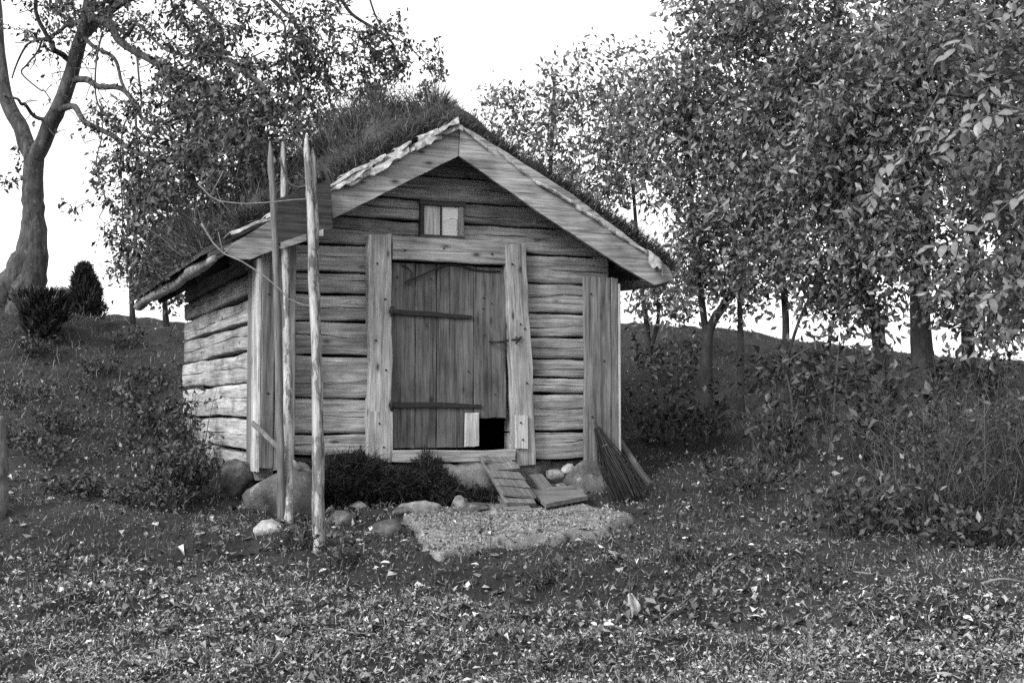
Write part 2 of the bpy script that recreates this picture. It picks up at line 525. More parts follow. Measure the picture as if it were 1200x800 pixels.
def hut_px(px, py, w):
    """pixel -> (u, z) on the plane of depth w in the hut's frame"""
    d = ray(px, py)
    n = np.array([-UY, UX, 0])
    p0 = C0 + n * w
    t = (p0 @ n) / (d @ n)
    q = d * t - C0
    return float(q[0] * UX + q[1] * UY), float(q[2])

hut_base = HM @ Vector((W / 2, 0, -.85))
hut = link('log_hut', None, HM @ Matrix.Translation((0, 0, -.9)))
tag(hut, 'small weathered log hut with a grassy turf roof and plank door', 'hut')
rg = random.Random(11)

def hl(name, me, M, mat, parent=None):
    return link(name, me, HM @ M, parent or hut, mat)

U, WV, Z = Vector((1, 0, 0)), Vector((0, 1, 0)), Vector((0, 0, 1))
def front(u, w, z): return frame((u, w, z), U, Z)
def front_v(u, w, z): return frame((u, w, z), Z, -U)          # vertical board, width towards -u
def left_side(w, z, u=0): return frame((u, w, z), -WV, Z)     # runs from depth w towards the front, faces -u
def right_side(w, z, u): return frame((u, w, z), WV, Z)       # faces +u

zl = [-.41, -.235, .064, .42, .706, .94, 1.12, 1.36]
for i in range(len(zl) - 1):
    me = log_mesh(1.14 - .02, zl[i + 1] - zl[i], .15, rg, rg.uniform(.35, .65))
    hl('log', me, front(.02, rg.uniform(-.012, .012), zl[i]), M_LOG if i < 5 else M_SHADEDLOG)
zr = [-.48, -.23, .11, .25, .42, .62, .83, 1.10, 1.36]
for i in range(len(zr) - 1):
    me = log_mesh(W - .02 - 2.26, zr[i + 1] - zr[i], .15, rg, rg.uniform(.35, .65))
    hl('log', me, front(2.26, rg.uniform(-.012, .012), zr[i]), M_LOG if i < 6 else M_SHADEDLOG)
def roof_u(z, side):      # where the roof underside cuts height z
    k = (ZR - .14 - z) / SL
    return RIDGE - k if side < 0 else RIDGE + k
zgab = [1.362, 1.60, 1.785, 2.0, 2.2]
for i in range(4):
    z0, z1 = zgab[i], zgab[i + 1]
    a, bb = max(roof_u(z0, -1), -.15), min(roof_u(z0, 1), W + .15)
    spans = [(a, 1.41), (1.78, bb)] if i < 2 else [(a, bb)]
    for k, (p, r_) in enumerate(spans):
        s0 = 1 / SL if (k == 0) else 0
        s1 = 1 / SL if (k == len(spans) - 1) else 0
        me = log_mesh(r_ - p, z1 - z0, .15, rg, rg.uniform(.35, .65), slope0=s0 * .98, slope1=s1 * .98)
        hl('log', me, front(p, rg.uniform(-.015, .01), z0), M_SHADEDLOG)
zs = [-.62, -.39, -.11, .19, .466, .71, .93, 1.14, 1.41]
for i in range(len(zs) - 1):
    me = log_mesh(D - .03, zs[i + 1] - zs[i], .15, rg, rg.uniform(.4, .6), top=.016, wave=3.2, gap=.015)
    hl('log', me, left_side(D, zs[i], rg.uniform(-.015, .012)), M_LOG)
zb = [-.55, -.2, .15, .5, .85, 1.15, 1.40]
for i in range(len(zb) - 1):
    me = log_mesh(D - .03, zb[i + 1] - zb[i], .15, rg)
    hl('log', me, right_side(.03, zb[i], W), M_LOG)
    me = log_mesh(W - .34, zb[i + 1] - zb[i], .15, rg)
    hl('log', me, frame((W - .17, D, zb[i]), -U, Z), M_LOG)
for i in range(4):
    z0, z1 = zgab[i], zgab[i + 1]
    a, bb = roof_u(z0, -1), roof_u(z0, 1)
    hl('log', log_mesh(bb - a, z1 - z0, .15, rg, slope0=1 / SL, slope1=1 / SL), frame((bb, D, z0), -U, Z), M_SHADEDLOG)

pr = [((.17, .17), (.17, 3.83)), ((.17, 3.83), (3.08, 3.83)), ((3.08, 3.83), (3.08, .17))]
lv, lf = [], []
for (a0, b0), (a1, b1) in pr:
    k0 = len(lv); lv += [(a0, b0, -.44), (a1, b1, -.44), (a1, b1, 1.35), (a0, b0, 1.35)]; lf.append((k0, k0 + 1, k0 + 2, k0 + 3))
hl('leak_blocker_walls', mesh_np('leak_blocker_walls', lv, lf), Matrix.Identity(4), M_DARKB)  # unseen walls added to stop sky light leaking through the log gaps
for nm, zz_ in (('floor', -.44), ('leak_blocker_top', 1.352)):  # unseen floor and top sheet, added against the same light leak
    hl(nm, mesh_np(nm, [(.168, .152, zz_), (3.082, .152, zz_), (3.082, 3.832, zz_), (.168, 3.832, zz_)], [(0, 1, 2, 3)]), Matrix.Identity(4), M_DARKB)

# boards boxed round the crossing log ends at the two front corners
def vboard(name, u0, u1, z0, z1, w, t, mat, lean=0.0, parent=None, wob=.004, rag=.006):
    x = Vector((lean, 0, z1 - z0))
    M = frame((u1, w, z0), x, -U)
    return hl(name, board_mesh(x.length, u1 - u0, t, rg, wob, rag), M, mat, parent)
vboard('corner_board', -.005, .10, -.50, 1.25, -.215, .025, M_CORNER)
vboard('corner_board', .108, .275, -.52, 1.30, -.212, .025, M_CORNER)
hl('corner_board', board_mesh(1.72, .24, .025, rg, name='corner_board'), frame((-.034, -.205, -.53), Z, WV), M_LOG)
hl('corner_board', board_mesh(1.70, .20, .025, rg, name='corner_board'), frame((-.030, .040, -.50), Z, WV), M_CORNER)
vboard('corner_board', 2.885, 3.155, -.50, 1.15, -.215, .025, M_CORNER)
vboard('corner_board', 3.158, 3.23, -.47, 1.15, -.212, .025, M_CORNER)
hl('corner_board', board_mesh(1.55, .25, .02, rg, name='corner_board'), frame((3.25, .03, -.45), Z, -WV), M_PATCH)

# door frame
vboard('door_post', .935, 1.135, -.47, 1.455, -.085, .10, M_POST, lean=-.005, wob=.009, rag=.012)
vboard('post_patch', .930, 1.140, -.475, -.05, -.100, .014, M_POST)
vboard('door_post', 2.275, 2.478, -.52, 1.43, -.085, .10, M_POST, lean=-.10, wob=.009, rag=.012)
vboard('post_patch', 2.262, 2.385, -.375, -.085, -.112, .022, M_PATCH)
hl('lintel', board_mesh(1.062, .205, .10, rg, wob=.007, name='lintel'), front(1.137, -.075, 1.245), M_POST)
hl('door_sill', board_mesh(1.12, .10, .20, rg, wob=.008, name='door_sill'), front(1.137, -.12, -.485), M_POST)

# plank door
dz0, dz1 = -.362, 1.225
door = hl('door', prism_mesh([(1.155, -.05), (1.90, -.05), (1.90, .05), (1.155, .05)], .03, name='door'), Matrix.Translation((0, .02, .75)), M_DARKB)
for u0, u1, b0, dy in [(1.150, 1.365, dz0, 0), (1.370, 1.560, dz0, .003), (1.565, 1.905, dz0, -.002)]:
    vboard('plank', u0, u1, b0, dz1, -.012 + dy, .028, M_DOOR, parent=door, wob=.003)
vboard('plank', 1.912, 2.215, -.105, dz1 - .01, -.022, .03, M_DOOR, lean=-.01, parent=door, wob=.004)
hl('batten', board_mesh(.98, .10, .03, rg, name='batten'), front(1.2, .055, .95), M_DARKB, door)
vboard('patch_board', 1.815, 1.945, -.355, -.068, -.050, .024, M_PATCH, parent=door)
def strap(u0, u1, z0, z1, h):
    L = math.hypot(u1 - u0, z1 - z0)
    me = board_mesh(L, h, .012, rg, wob=.006, rag=.004, w1=h * .7, name='hinge')
    hg = hl('hinge', me, frame((u0, -.034 if z0 > .5 else -.036, z0 - h / 2), (u1 - u0, 0, z1 - z0), Z), M_IRON, door)
    return hg
strap(1.165, 1.88, .80, .775, .046)
strap(1.165, 1.97, .005, -.005, .05)
for z in (.80, .005):
    hl('hinge_pin', tubes_np([(np.array([[1.125, -.108, z - .045], [1.125, -.108, z + .04]]), [.014, .014])], 8, name='hinge_pin'), Matrix.Identity(4), M_IRON, door)
    hl('hinge_eye', board_mesh(.07, .034, .012, rg, name='hinge_eye'), frame((1.105, -.112, z - .017), (1, 0, 0), Z), M_IRON, door)
hl('handle', tubes_np([(np.array([[2.05, -.02, .565], [2.06, -.055, .56], [2.10, -.075, .557], [2.16, -.07, .56], [2.185, -.03, .565]]), [.007, .009, .010, .009, .007])], 8, name='handle'), Matrix.Identity(4), M_IRON, door)
hl('latch', tubes_np([(np.array([[2.20, -.03, .575], [2.24, -.085, .58], [2.30, -.10, .585], [2.325, -.095, .61]]), [.008, .010, .010, .006]),
                      (np.array([[2.275, -.08, .55], [2.275, -.115, .555], [2.275, -.115, .60], [2.275, -.08, .605]]), [.007] * 4)], 8, name='latch'), Matrix.Identity(4), M_IRON, door)
cord_px = [(470, 310), (477, 313), (482, 319), (482, 328), (479, 334), (475, 331), (481, 327), (490, 324), (505, 317), (523, 310), (540, 311), (555, 316), (572, 318), (586, 318)]
cp = []
for x, y in cord_px:
    u, z = hut_px(x, y, -.03); cp.append((u, -.031, z))
hl('cord', tubes_np([(np.array(cp), [.007] * len(cp))], 5, name='cord'), Matrix.Identity(4), M_IRON, door)
# nail heads scattered over the planks
for u, z in [(1.2, 1.1), (1.2, .8), (1.5, 1.1), (1.47, .8), (1.75, .78), (1.99, .95), (1.99, .85), (2.0, .62), (2.07, .9), (1.72, .02), (1.5, .02), (1.3, .02), (2.1, .1), (1.85, .3)]:
    hl('nail', tubes_np([(np.array([[u, -.03, z], [u, -.018, z]]), [.007, .007])], 6, name='nail'), Matrix.Identity(4), M_IRON, door)

# nails in the posts, lintel and corner boards
for u_, w_, z_ in [(1.0, -.088, 1.2), (1.07, -.088, .9), (.99, -.088, .55), (1.08, -.088, .3), (1.02, -.103, -.15), (1.06, -.103, -.35), (2.24, -.088, 1.25), (2.32, -.088, .72), (2.36, -.088, .68), (2.38, -.088, .2), (2.31, -.115, -.15), (2.33, -.115, -.3),
                  (1.25, -.078, 1.33), (1.6, -.078, 1.36), (2.05, -.078, 1.33), (2.95, -.218, 1.0), (3.08, -.218, .4), (2.96, -.218, -.1), (3.1, -.218, -.3), (.05, -.218, .9), (.2, -.215, .5), (.05, -.218, .1)]:
    hl('nail', tubes_np([(np.array([[u_, w_ - .006, z_], [u_, w_ + .01, z_]]), [.009, .009])], 6, name='nail'), Matrix.Identity(4), M_IRON)

# small window in the gable
win = hl('window', prism_mesh([(1.395, 1.44), (1.80, 1.44), (1.80, 1.478), (1.395, 1.478)], .07, name='window'), Matrix.Translation((0, -.055, 0)), M_DARKB)
vboard('frame_jamb', 1.395, 1.432, 1.478, 1.735, -.055, .07, M_DARKB, parent=win)
vboard('frame_jamb', 1.752, 1.80, 1.478, 1.735, -.055, .07, M_BARGE, parent=win)
hl('frame_head', board_mesh(.43, .04, .08, rg, name='frame_head'), front(1.385, -.065, 1.735), M_DARKB, win)
vboard('mullion', 1.585, 1.598, 1.478, 1.735, -.045, .04, M_DARKB, parent=win, wob=.001)
M_PANE1 = wood_mat('pale_shutter_board', .5, .75, knots=0, stain=.2, bump=.2)
vboard('pane', 1.430, 1.588, 1.472, 1.738, -.022, .012, M_PANE1, parent=win, wob=0)
M_PANE2 = plain_mat('pale_reflection_glass', .55, .12, .12, 6, .6)  # pale base paints in the reflection on this pane
vboard('pane', 1.596, 1.755, 1.472, 1.738, -.020, .010, M_PANE2, parent=win, wob=0)
M_PAPER = plain_mat('white_paper', .72, .7, .08, 20)
hl('torn_paper', prism_mesh([(1.598, 1.735), (1.598, 1.60), (1.64, 1.615), (1.70, 1.635), (1.752, 1.625), (1.752, 1.735)], .003, rg, .004, name='torn_paper'), Matrix.Translation((0, -.026, 0)), M_PAPER, win)

# foundation under the sill: a lime-plastered block and rough stones
def pbox(u0, u1, z0, z1, w0, w1, mat, name, rough=.02):
    import bmesh
    bm = bmesh.new(); bmesh.ops.create_cube(bm, size=1.0)
    bmesh.ops.subdivide_edges(bm, edges=bm.edges, cuts=5, use_grid_fill=True)
    r2 = random.Random(int(u0 * 1000) + 7)
    wv = [Wob(r2, .5) for _ in range(6)]
    for v in bm.verts:
        x, y, z = v.co
        rr = (x * x + y * y + z * z) ** .5
        k = 1 - .10 * max(0, rr - .6)
        p = Vector((u0 + (x * k + .5) * (u1 - u0), w0 + (y * k + .5) * (w1 - w0), z0 + (z * k + .5) * (z1 - z0)))
        p += Vector((wv[0](p.y * 3 + p.z * 2), wv[1](p.x * 3 + p.z * 4), wv[2](p.x * 4 + p.y))) * rough
        v.co = p
    me = bpy.data.meshes.new(name); bm.to_mesh(me); bm.free()
    me.polygons.foreach_set('use_smooth', np.ones(len(me.polygons), dtype=bool))
    return hl(name, me, Matrix.Identity(4), mat)
pbox(1.56, 2.06, -1.0, -.495, -.10, .3, M_PLASTER, 'foundation_block')
pbox(.95, 1.57, -1.0, -.50, -.04, .3, M_PLASTER, 'foundation_block')
pbox(2.06, 2.52, -1.05, -.52, -.06, .3, M_STONE, 'foundation_block')
pbox(.30, .96, -1.0, -.43, .03, .3, M_STONE, 'foundation_block')
pbox(2.50, 3.2, -1.05, -.50, .06, .35, M_STONE, 'foundation_block')
for w0, w1, zt in [(.35, 1.15, -.60), (1.15, 2.0, -.62), (2.0, 2.9, -.60), (2.9, 3.9, -.6)]:
    o = pbox(.02, .35, -1.15, zt, w0, w1, M_STONE, 'foundation_block', .03)
    o = pbox(W - .33, W - .02, -1.15, zt + .05, w0, w1, M_STONE, 'foundation_block', .03)

# roof: deck, bargeboards, eave logs, bark, turf and grass
def zroof(u): return ZR - SL * abs(u - RIDGE)
w0r, w1r = -.20, 4.72
dk = []
for s in (-1, 1):
    e = EL if s < 0 else ER
    dk.append((e, zroof(e)))
deck_pts = [(EL, zroof(EL) - .06), (RIDGE, ZR - .06), (ER, zroof(ER) - .06), (ER, zroof(ER) - .11), (RIDGE, ZR - .115), (EL, zroof(EL) - .11)]
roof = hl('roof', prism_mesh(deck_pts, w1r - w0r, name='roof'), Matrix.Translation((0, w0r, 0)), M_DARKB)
for k, w in enumerate((-.02, 1.3, 2.6, 3.9)):      # rafters under the deck
    for s in (-1, 1):
        e = -.3 if s < 0 else W + .3
        L = math.hypot(e - RIDGE, SL * (e - RIDGE)) - .06
        x = Vector((e - RIDGE, 0, -SL * abs(e - RIDGE)))
        if s > 0: M = frame((RIDGE + .02, w, ZR - .26), x, Z)
        else: M = frame((RIDGE - .02, w + .08, ZR - .26), x, Z)
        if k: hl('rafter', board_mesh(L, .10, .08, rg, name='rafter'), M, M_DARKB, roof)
# roof boards projecting under the front verge
for s in (-1, 1):
    for i in range(9):
        a = .10 + i * .235
        u = RIDGE + s * a; u2 = RIDGE + s * (a + .22)
        if u2 < EL + .05 or u2 > ER: continue
        tip = -.36 if (s > 0 or a < 1.0) else -.22
        ul = min(u, u2)
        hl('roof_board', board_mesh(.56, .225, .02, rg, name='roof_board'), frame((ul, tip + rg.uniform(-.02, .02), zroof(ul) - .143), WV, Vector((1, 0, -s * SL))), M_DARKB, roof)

def barge(pxs, w, t, mat, name='bargeboard', rag=.004):
    pts = [hut_px(x, y, w) for x, y in pxs]
    return hl(name, prism_mesh(pts, t, rg, rag, name=name), frame((0, w, 0), U, Z), mat, roof)
barge([(390, 256), (537, 183), (537.5, 146), (388, 222)], -.40, .035, M_BARGE)
barge([(538.5, 183), (632, 249), (730, 313), (767, 334), (790, 328), (784, 314), (670, 227), (559, 157), (538.5, 146)], -.405, .035, M_BARGE)
barge([(262, 291), (274, 303), (293, 304), (326, 291), (352, 281), (352, 240), (319, 257)], -.43, .03, M_BARGE)
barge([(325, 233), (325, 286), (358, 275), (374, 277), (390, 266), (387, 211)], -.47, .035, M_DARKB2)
barge([(329, 284), (329, 291.5), (359, 282), (359, 274)], -.476, .006, M_BARGE, 'bargeboard_strip')
barge([(372, 271), (372, 276.5), (379, 276.5), (379, 268)], -.49, .02, M_PATCH, 'wooden_peg')

for s, u, z in ((-1, EL + .02, zroof(EL) - .125), (1, ER - .05, zroof(ER) - .09)):
    k = 26; ww = np.linspace(-.30 if s < 0 else -.32, 4.80, k); w_ = Wob(rg, 1.2)
    pts = np.array([[u + .02 * w_(t), t, z + .015 * w_(t + 5)] for t in ww])
    hl('eave_log', tubes_np([(pts, [(.052 + .014 * w_(t * .7 + 9)) * (1 if s > 0 else .45 + .55 * min(1, (t + .3) / .8)) for t in ww])], 10, name='eave_log', rng=np.random.RandomState(8), rough=.06), Matrix.Identity(4), M_BARGE, roof)

def bark_sheet(u0, u1, drop, lift, tip):
    """a strip of birch bark lying on the boards under the turf, curling over the verge"""
    n = 14; V = []; wv1, wv2, wv3 = Wob(rg, .16), Wob(rg, .2), Wob(rg, .25)
    th = rg.uniform(.004, .011); tl = rg.uniform(-.16, .16)
    for i in range(n + 1):
        u = u0 + (u1 - u0) * i / n
        zz = zroof(u) - .045 + lift + tl * (u - (u0 + u1) / 2)
        dr = drop * max(.1, 1 + .95 * wv1(u))
        tp = tip + .03 * wv2(u)
        prof = [(-.12, .0), (tp + .05, .018 + .012 * wv3(u)), (tp + .01, .012 + .010 * wv3(u)), (tp, -.012), (tp - .004 + .012 * wv2(u + 1), -dr)]
        for (w, h) in prof: V.append((u, w, zz + h))
        for (w, h) in reversed(prof): V.append((u, w + (th if h < 0 else .002), zz + h - th))
    rings = [V[i * 10:(i + 1) * 10] for i in range(n + 1)]
    return hl('bark_sheet', loft('bark_sheet', rings), Matrix.Identity(4), M_BARKS, roof)
u = .50
while u < RIDGE - .05:
    L = rg.uniform(.12, .30)
    bark_sheet(u, min(u + L, RIDGE + .04), rg.uniform(.01, .05), rg.uniform(-.015, .02), -.41 - rg.uniform(.01, .05))
    if rg.random() < .8: bark_sheet(u - .04, min(u + L * .8, RIDGE), rg.uniform(.008, .03), rg.uniform(.035, .065), -.40 - rg.uniform(.0, .05))
    u += L * .5
u = RIDGE
while u < 3.35:
    L = rg.uniform(.2, .42)
    bark_sheet(u, u + L, rg.uniform(.002, .016), rg.uniform(-.008, .012), -.412 - rg.uniform(.005, .03))
    u += L * rg.uniform(.85, 1.25)
bark_sheet(3.42, 3.56, .09, .03, -.44)
bark_sheet(-.30, .02, .012, .03, -.44)
bark_sheet(-.02, .28, .02, .05, -.43)

# turf
rn = np.random.RandomState(3)
uu = np.concatenate([np.linspace(EL - .07, RIDGE - .25, 26), np.linspace(RIDGE - .18, RIDGE + .18, 6), np.linspace(RIDGE + .25, ER + .06, 26)])
wv = np.linspace(-.33, 4.78, 60)
bump_f = [(rn.uniform(0, 6.28), rn.uniform(3, 16), rn.uniform(0, 6.28), rn.uniform(.6, 1)) for _ in range(12)]
def turf_h(u, w):
    h = np.zeros_like(u)
    for th, k, ph, a in bump_f:
        h += a * np.sin(k * (u * math.cos(th) + w * math.sin(th)) + ph) / k
    return h
def turf_front(u):
    return np.where(u < .55, -.10, np.where(u > RIDGE, -.33, -.28))
def turf_top(u, w):
    base = ZR - SL * np.sqrt((u - RIDGE) ** 2 + .02)
    edge = np.minimum(np.minimum((w - turf_front(u)) / .10, (4.78 - w) / .2), np.minimum((u - EL + .07) / .16, (ER + .06 - u) / .12))
    edge = np.clip(edge, 0, 1) ** .55
    return base - .045 + edge * (.17 + .10 * np.exp(-((u - RIDGE + .1) / .55) ** 2) + .06 * np.exp(-((u - ER + .2) / .25) ** 2) + .22 * np.exp(-((u - .95) / .55) ** 2 - ((w - .9) / 1.1) ** 2) + .08 * np.exp(-((u - 1.9) / .3) ** 2 - (w / .6) ** 2) + .045 * np.sin(u * 1.3 + 1) + .30 * turf_h(u, w)) 
TU, TW = np.meshgrid(uu, wv, indexing='ij')
TW = np.maximum(TW, turf_front(TU))
tz = turf_top(TU.ravel(), TW.ravel())
tv = np.stack([TU.ravel(), TW.ravel(), tz], -1)
tb = tv.copy(); tb[:, 2] = ZR - SL * np.abs(tb[:, 0] - RIDGE) - .055
a_, b_ = TU.shape
ii, jj = np.meshgrid(np.arange(a_ - 1), np.arange(b_ - 1), indexing='ij'); q = (ii * b_ + jj).ravel()
tf = np.stack([q, q + b_, q + b_ + 1, q + 1], -1); nb = len(tv)
sk = []
for i in range(a_ - 1):
    for j in (0, b_ - 1): sk.append((i * b_ + j, (i + 1) * b_ + j, (i + 1) * b_ + j + nb, i * b_ + j + nb))
for j in range(b_ - 1):
    for i in (0, a_ - 1): sk.append((i * b_ + j, i * b_ + j + 1, i * b_ + j + 1 + nb, i * b_ + j + nb))
turf = hl('turf', mesh_np('turf', np.concatenate([tv, tb]), np.concatenate([tf, np.array(sk)]), True), Matrix.Identity(4), M_SOIL, roof)

def unit(v): return v / np.maximum(np.linalg.norm(v, axis=-1, keepdims=True), 1e-9)

def blades(pos, up, length, width, bend, rng):
    """grass blades: (n,3) base, unit direction, length, width and sideways bend"""
    n = len(pos)
    side = unit(np.cross(up, rng.normal(size=(n, 3))))
    lean = unit(np.cross(side, up))
    l = length[:, None]; w = width[:, None] / 2; b = bend[:, None]
    mid = pos + up * l * .55 + lean * l * b * .3
    tip = pos + up * l * (1 - .35 * np.abs(b)) + lean * l * b
    V = np.stack([pos - side * w, pos + side * w, mid + side * w * .75, mid - side * w * .75, tip], 1).reshape(-1, 3)
    i = np.arange(n) * 5
    F = np.concatenate([np.stack([i, i + 1, i + 2], -1), np.stack([i, i + 2, i + 3], -1), np.stack([i + 3, i + 2, i + 4], -1)])
    return V, F

def leaves(pos, dr, size, rng, width=.5, fold=.18, hang=0.0, flat=0.0):
    """folded pointed leaves: 4 triangles each"""
    n = len(pos)
    dr = unit(dr)
    r = rng.normal(size=(n, 3))
    if flat: r = r * (1 - flat) + np.array([0, 0, 1.0]) * flat * 2
    nrm = unit(r - (r * dr).sum(-1, keepdims=True) * dr)
    sd = np.cross(dr, nrm)
    s = size[:, None]; w = s * width * .5 * rng.uniform(.8, 1.2, (n, 1))
    f = s * fold * rng.uniform(-.4, 1.8, (n, 1))
    mid = pos + dr * s * .45
    L = mid + sd * w + nrm * f; Rr = mid - sd * w + nrm * f
    tip = pos + dr * s - nrm * f * .6
    V = np.stack([pos, L, tip, Rr, mid], 1).reshape(-1, 3)
    i = np.arange(n) * 5
    F = np.concatenate([np.stack([i, i + 4, i + 1], -1), np.stack([i + 1, i + 4, i + 2], -1), np.stack([i, i + 3, i + 4], -1), np.stack([i + 3, i + 2, i + 4], -1)])
    return V, F

def cat(parts):
    V, F, b = [], [], 0
    for v, f in parts:
        V.append(v); F.append(f + b); b += len(v)
    return np.concatenate(V), np.concatenate(F)

def tri_leaf_mesh(name, parts):
    V, F = cat(parts)
    return mesh_np(name, V, F)

n = 52000
u = np.where(rn.rand(n) < .66, rn.uniform(EL - .05, RIDGE + .1, n), rn.uniform(RIDGE - .1, ER + .05, n))
w = rn.uniform(-.3, 4.75, n); w = np.maximum(w, turf_front(u) + .02)
p = np.stack([u, w, turf_top(u, w) - .01], -1)
tall = .5 + .5 * np.sin(u * 2.1 + 1.2 * np.sin(w * 1.7) + .6) * np.sin(w * 1.3 + u + 1)
ln = rn.uniform(.06, .20, n) + np.where(u < RIDGE, .30, .06) * tall * rn.rand(n) + np.where((u < RIDGE + .1) & (w > .1), .22, 0) * rn.rand(n)
cl1 = np.clip(.5 + .9 * (np.sin(u * 13 + 2 * np.sin(w * 7)) * np.sin(w * 11 + 2 * np.sin(u * 5)) + .5 * np.sin(u * 23 + w * 19)), .28, 1.5)
ln *= cl1
ln *= np.where(w < turf_front(u) + .15, .6, 1)
up = unit(np.stack([rn.normal(0, .45, n) + np.where(u < RIDGE, -.15, .15) + .7 * np.sin(u * 9 + w * 6), rn.normal(-.05, .45, n) + .7 * np.sin(w * 8 - u * 5), np.ones(n)], -1))
V, F = blades(p, up, ln, rn.uniform(.004, .008, n), rn.uniform(-.2, .7, n), rn)
# short moss-like tufts hanging over the edges
n2 = 9000
u2 = np.where(rn.rand(n2) < .5, EL - .05 + rn.rand(n2) * .05, rn.uniform(EL, ER, n2))
w2 = np.where(u2 < EL + .01, rn.uniform(-.1, 4.7, n2), turf_front(u2) + rn.uniform(0, .05, n2))
k_ = rn.rand(n2) < .25; u2 = np.where(k_, ER + .04, u2); w2 = np.where(k_, rn.uniform(-.3, 4.7, n2), w2)
p2 = np.stack([u2, w2, ZR - SL * np.abs(u2 - RIDGE) + rn.uniform(-.03, .15, n2)], -1)
up2 = unit(np.stack([np.where(u2 < RIDGE, -1., 1.) * rn.uniform(.1, .9, n2), rn.uniform(-.9, .1, n2), rn.uniform(-.4, 1.2, n2)], -1))
V2, F2 = blades(p2, up2, rn.uniform(.04, .13, n2), rn.uniform(.004, .008, n2), rn.uniform(0, .8, n2), rn)
n3 = 6500                                           # shaggy fringe along the front verge
u3 = rn.uniform(.55, ER + .08, n3); cl = .5 + .5 * np.sin(u3 * 7 + 2 * np.sin(u3 * 3.1))
w3 = rn.uniform(-.37, -.16, n3)
p3 = np.stack([u3, w3, ZR - SL * np.sqrt((u3 - RIDGE) ** 2 + .02) + rn.uniform(-.0, .10, n3)], -1)
up3 = unit(np.stack([np.where(u3 < RIDGE, -.3, .5) + rn.normal(0, .5, n3), rn.normal(-.35, .4, n3), np.full(n3, .9)], -1))
V3, F3 = blades(p3, up3, (.05 + .13 * cl + np.where(u3 > 3.2, .05, 0)) * rn.uniform(.5, 1.2, n3), rn.uniform(.004, .008, n3), rn.uniform(0, 1, n3), rn)
n4 = 6500                                           # leafy weeds on the left slope and along the eave
cu, cw = np.concatenate([rn.uniform(EL - .05, RIDGE, 60), rn.uniform(EL - .08, EL + .1, 30)]), rn.uniform(.1, 4.6, 90)
ci = rn.randint(0, 90, n4)
u4 = cu[ci] + rn.normal(0, .10, n4); w4 = cw[ci] + rn.normal(0, .12, n4); w4 = np.maximum(w4, -.05); u4 = np.clip(u4, EL - .1, RIDGE)
p4 = np.stack([u4, w4, turf_top(u4, w4) + rn.uniform(-.02, .32, n4) * rn.rand(n4)], -1)
V4, F4 = leaves(p4, rn.normal(0, 1, (n4, 3)), rn.uniform(.02, .055, n4), rn, .5)
rgr = hl('roof_grass', tri_leaf_mesh('roof_grass', [(V, F), (V2, F2), (V3, F3), (V4, F4)]), Matrix.Identity(4), M_RGRASS, turf)
rgr['kind'] = 'stuff'

# ------------------------------------------------------------------ things round the hut
def hw(u, w, z): return np.array(HM @ Vector((u, w, z)))

def pole(name, label, pts, r0, r1, mat, rough=.05, tip=True, seed=1, n=9):
    pts = [np.array(p, float) for p in pts]
    rr = np.random.RandomState(seed); rp = random.Random(seed); wx, wy = Wob(rp, 1.6), Wob(rp, 1.6)
    k = 28; out = []; rad = []
    seg = len(pts) - 1
    for i in range(k + 1):
        f = i / k * seg; a = min(int(f), seg - 1); t = f - a
        p_ = pts[a] * (1 - t) + pts[a + 1] * t
        g = i / k
        out.append(p_ + np.array([.010 * wx(g * 3), .010 * wy(g * 3), 0]))
        rad.append((r0 + (r1 - r0) * g) * (1 + .05 * wx(g * 11)))
    if tip:
        rad[-1] = r1 * .25; rad[-2] = r1 * .7
    base = out[0].copy()
    xd = Vector(out[-1] - out[0]).normalized()
    M = frame(tuple(base), xd, Vector((0, -1, 0.01)))
    Mi = M.inverted()
    loc = np.array([tuple(Mi @ Vector(p_)) for p_ in out])
    o = link(name, tubes_np([(loc, rad)], n, name=name, rng=rr, rough=rough), M, None, mat)
    o['label'] = label
    return o
def below(p_, d=.12): q_ = np.array(p_, float); q_[2] -= d; return q_
GRP = 'poles leaning on the eave'
gA, gB, gC = G(329, 609), G(340, 613), G(375, 654)
tag2(pole('pole', 'dark slender pole standing just left of its pale twin before the hut corner', [below(gA), P(325, 330, 9.86), P(317, 166, 9.92)], .032, .024, M_POLED, rough=.08, seed=4), 'pole', GRP)
tag2(pole('pole', 'pale pole whose upper part passes behind the dark bargeboard', [below(gB), P(337, 420, 10.05), P(334, 262, 10.20), P(330, 166, 10.28)], .038, .026, M_POLE, rough=.09, seed=5), 'pole', GRP)
tag2(pole('pole', 'tallest pale peeled pole with a pointed tip leaning on the bargeboard', [below(gC), P(369, 420, 9.15), P(363, 240, 9.72), P(358, 158, 9.92)], .036, .025, M_POLE, rough=.09, seed=6), 'pole', GRP)
tag2(pole('pole', 'shorter thin pole pressed against the tallest peeled pole', [P(375, 648, gC[1] + .10) - np.array([0, 0, .1]), P(374, 420, 9.20), P(369, 240, 9.77), P(366, 173, 9.93)], .030, .022, M_POLE, rough=.09, seed=7), 'pole', GRP)
g1 = G(397, 588)
tag2(pole('stick', 'straight bare stick leaning on the boulder behind the poles', [below(g1, .01), P(350, 547, 10.02), P(296, 495, 10.20)], .026, .021, M_CORNER, seed=8, tip=False), 'stick')

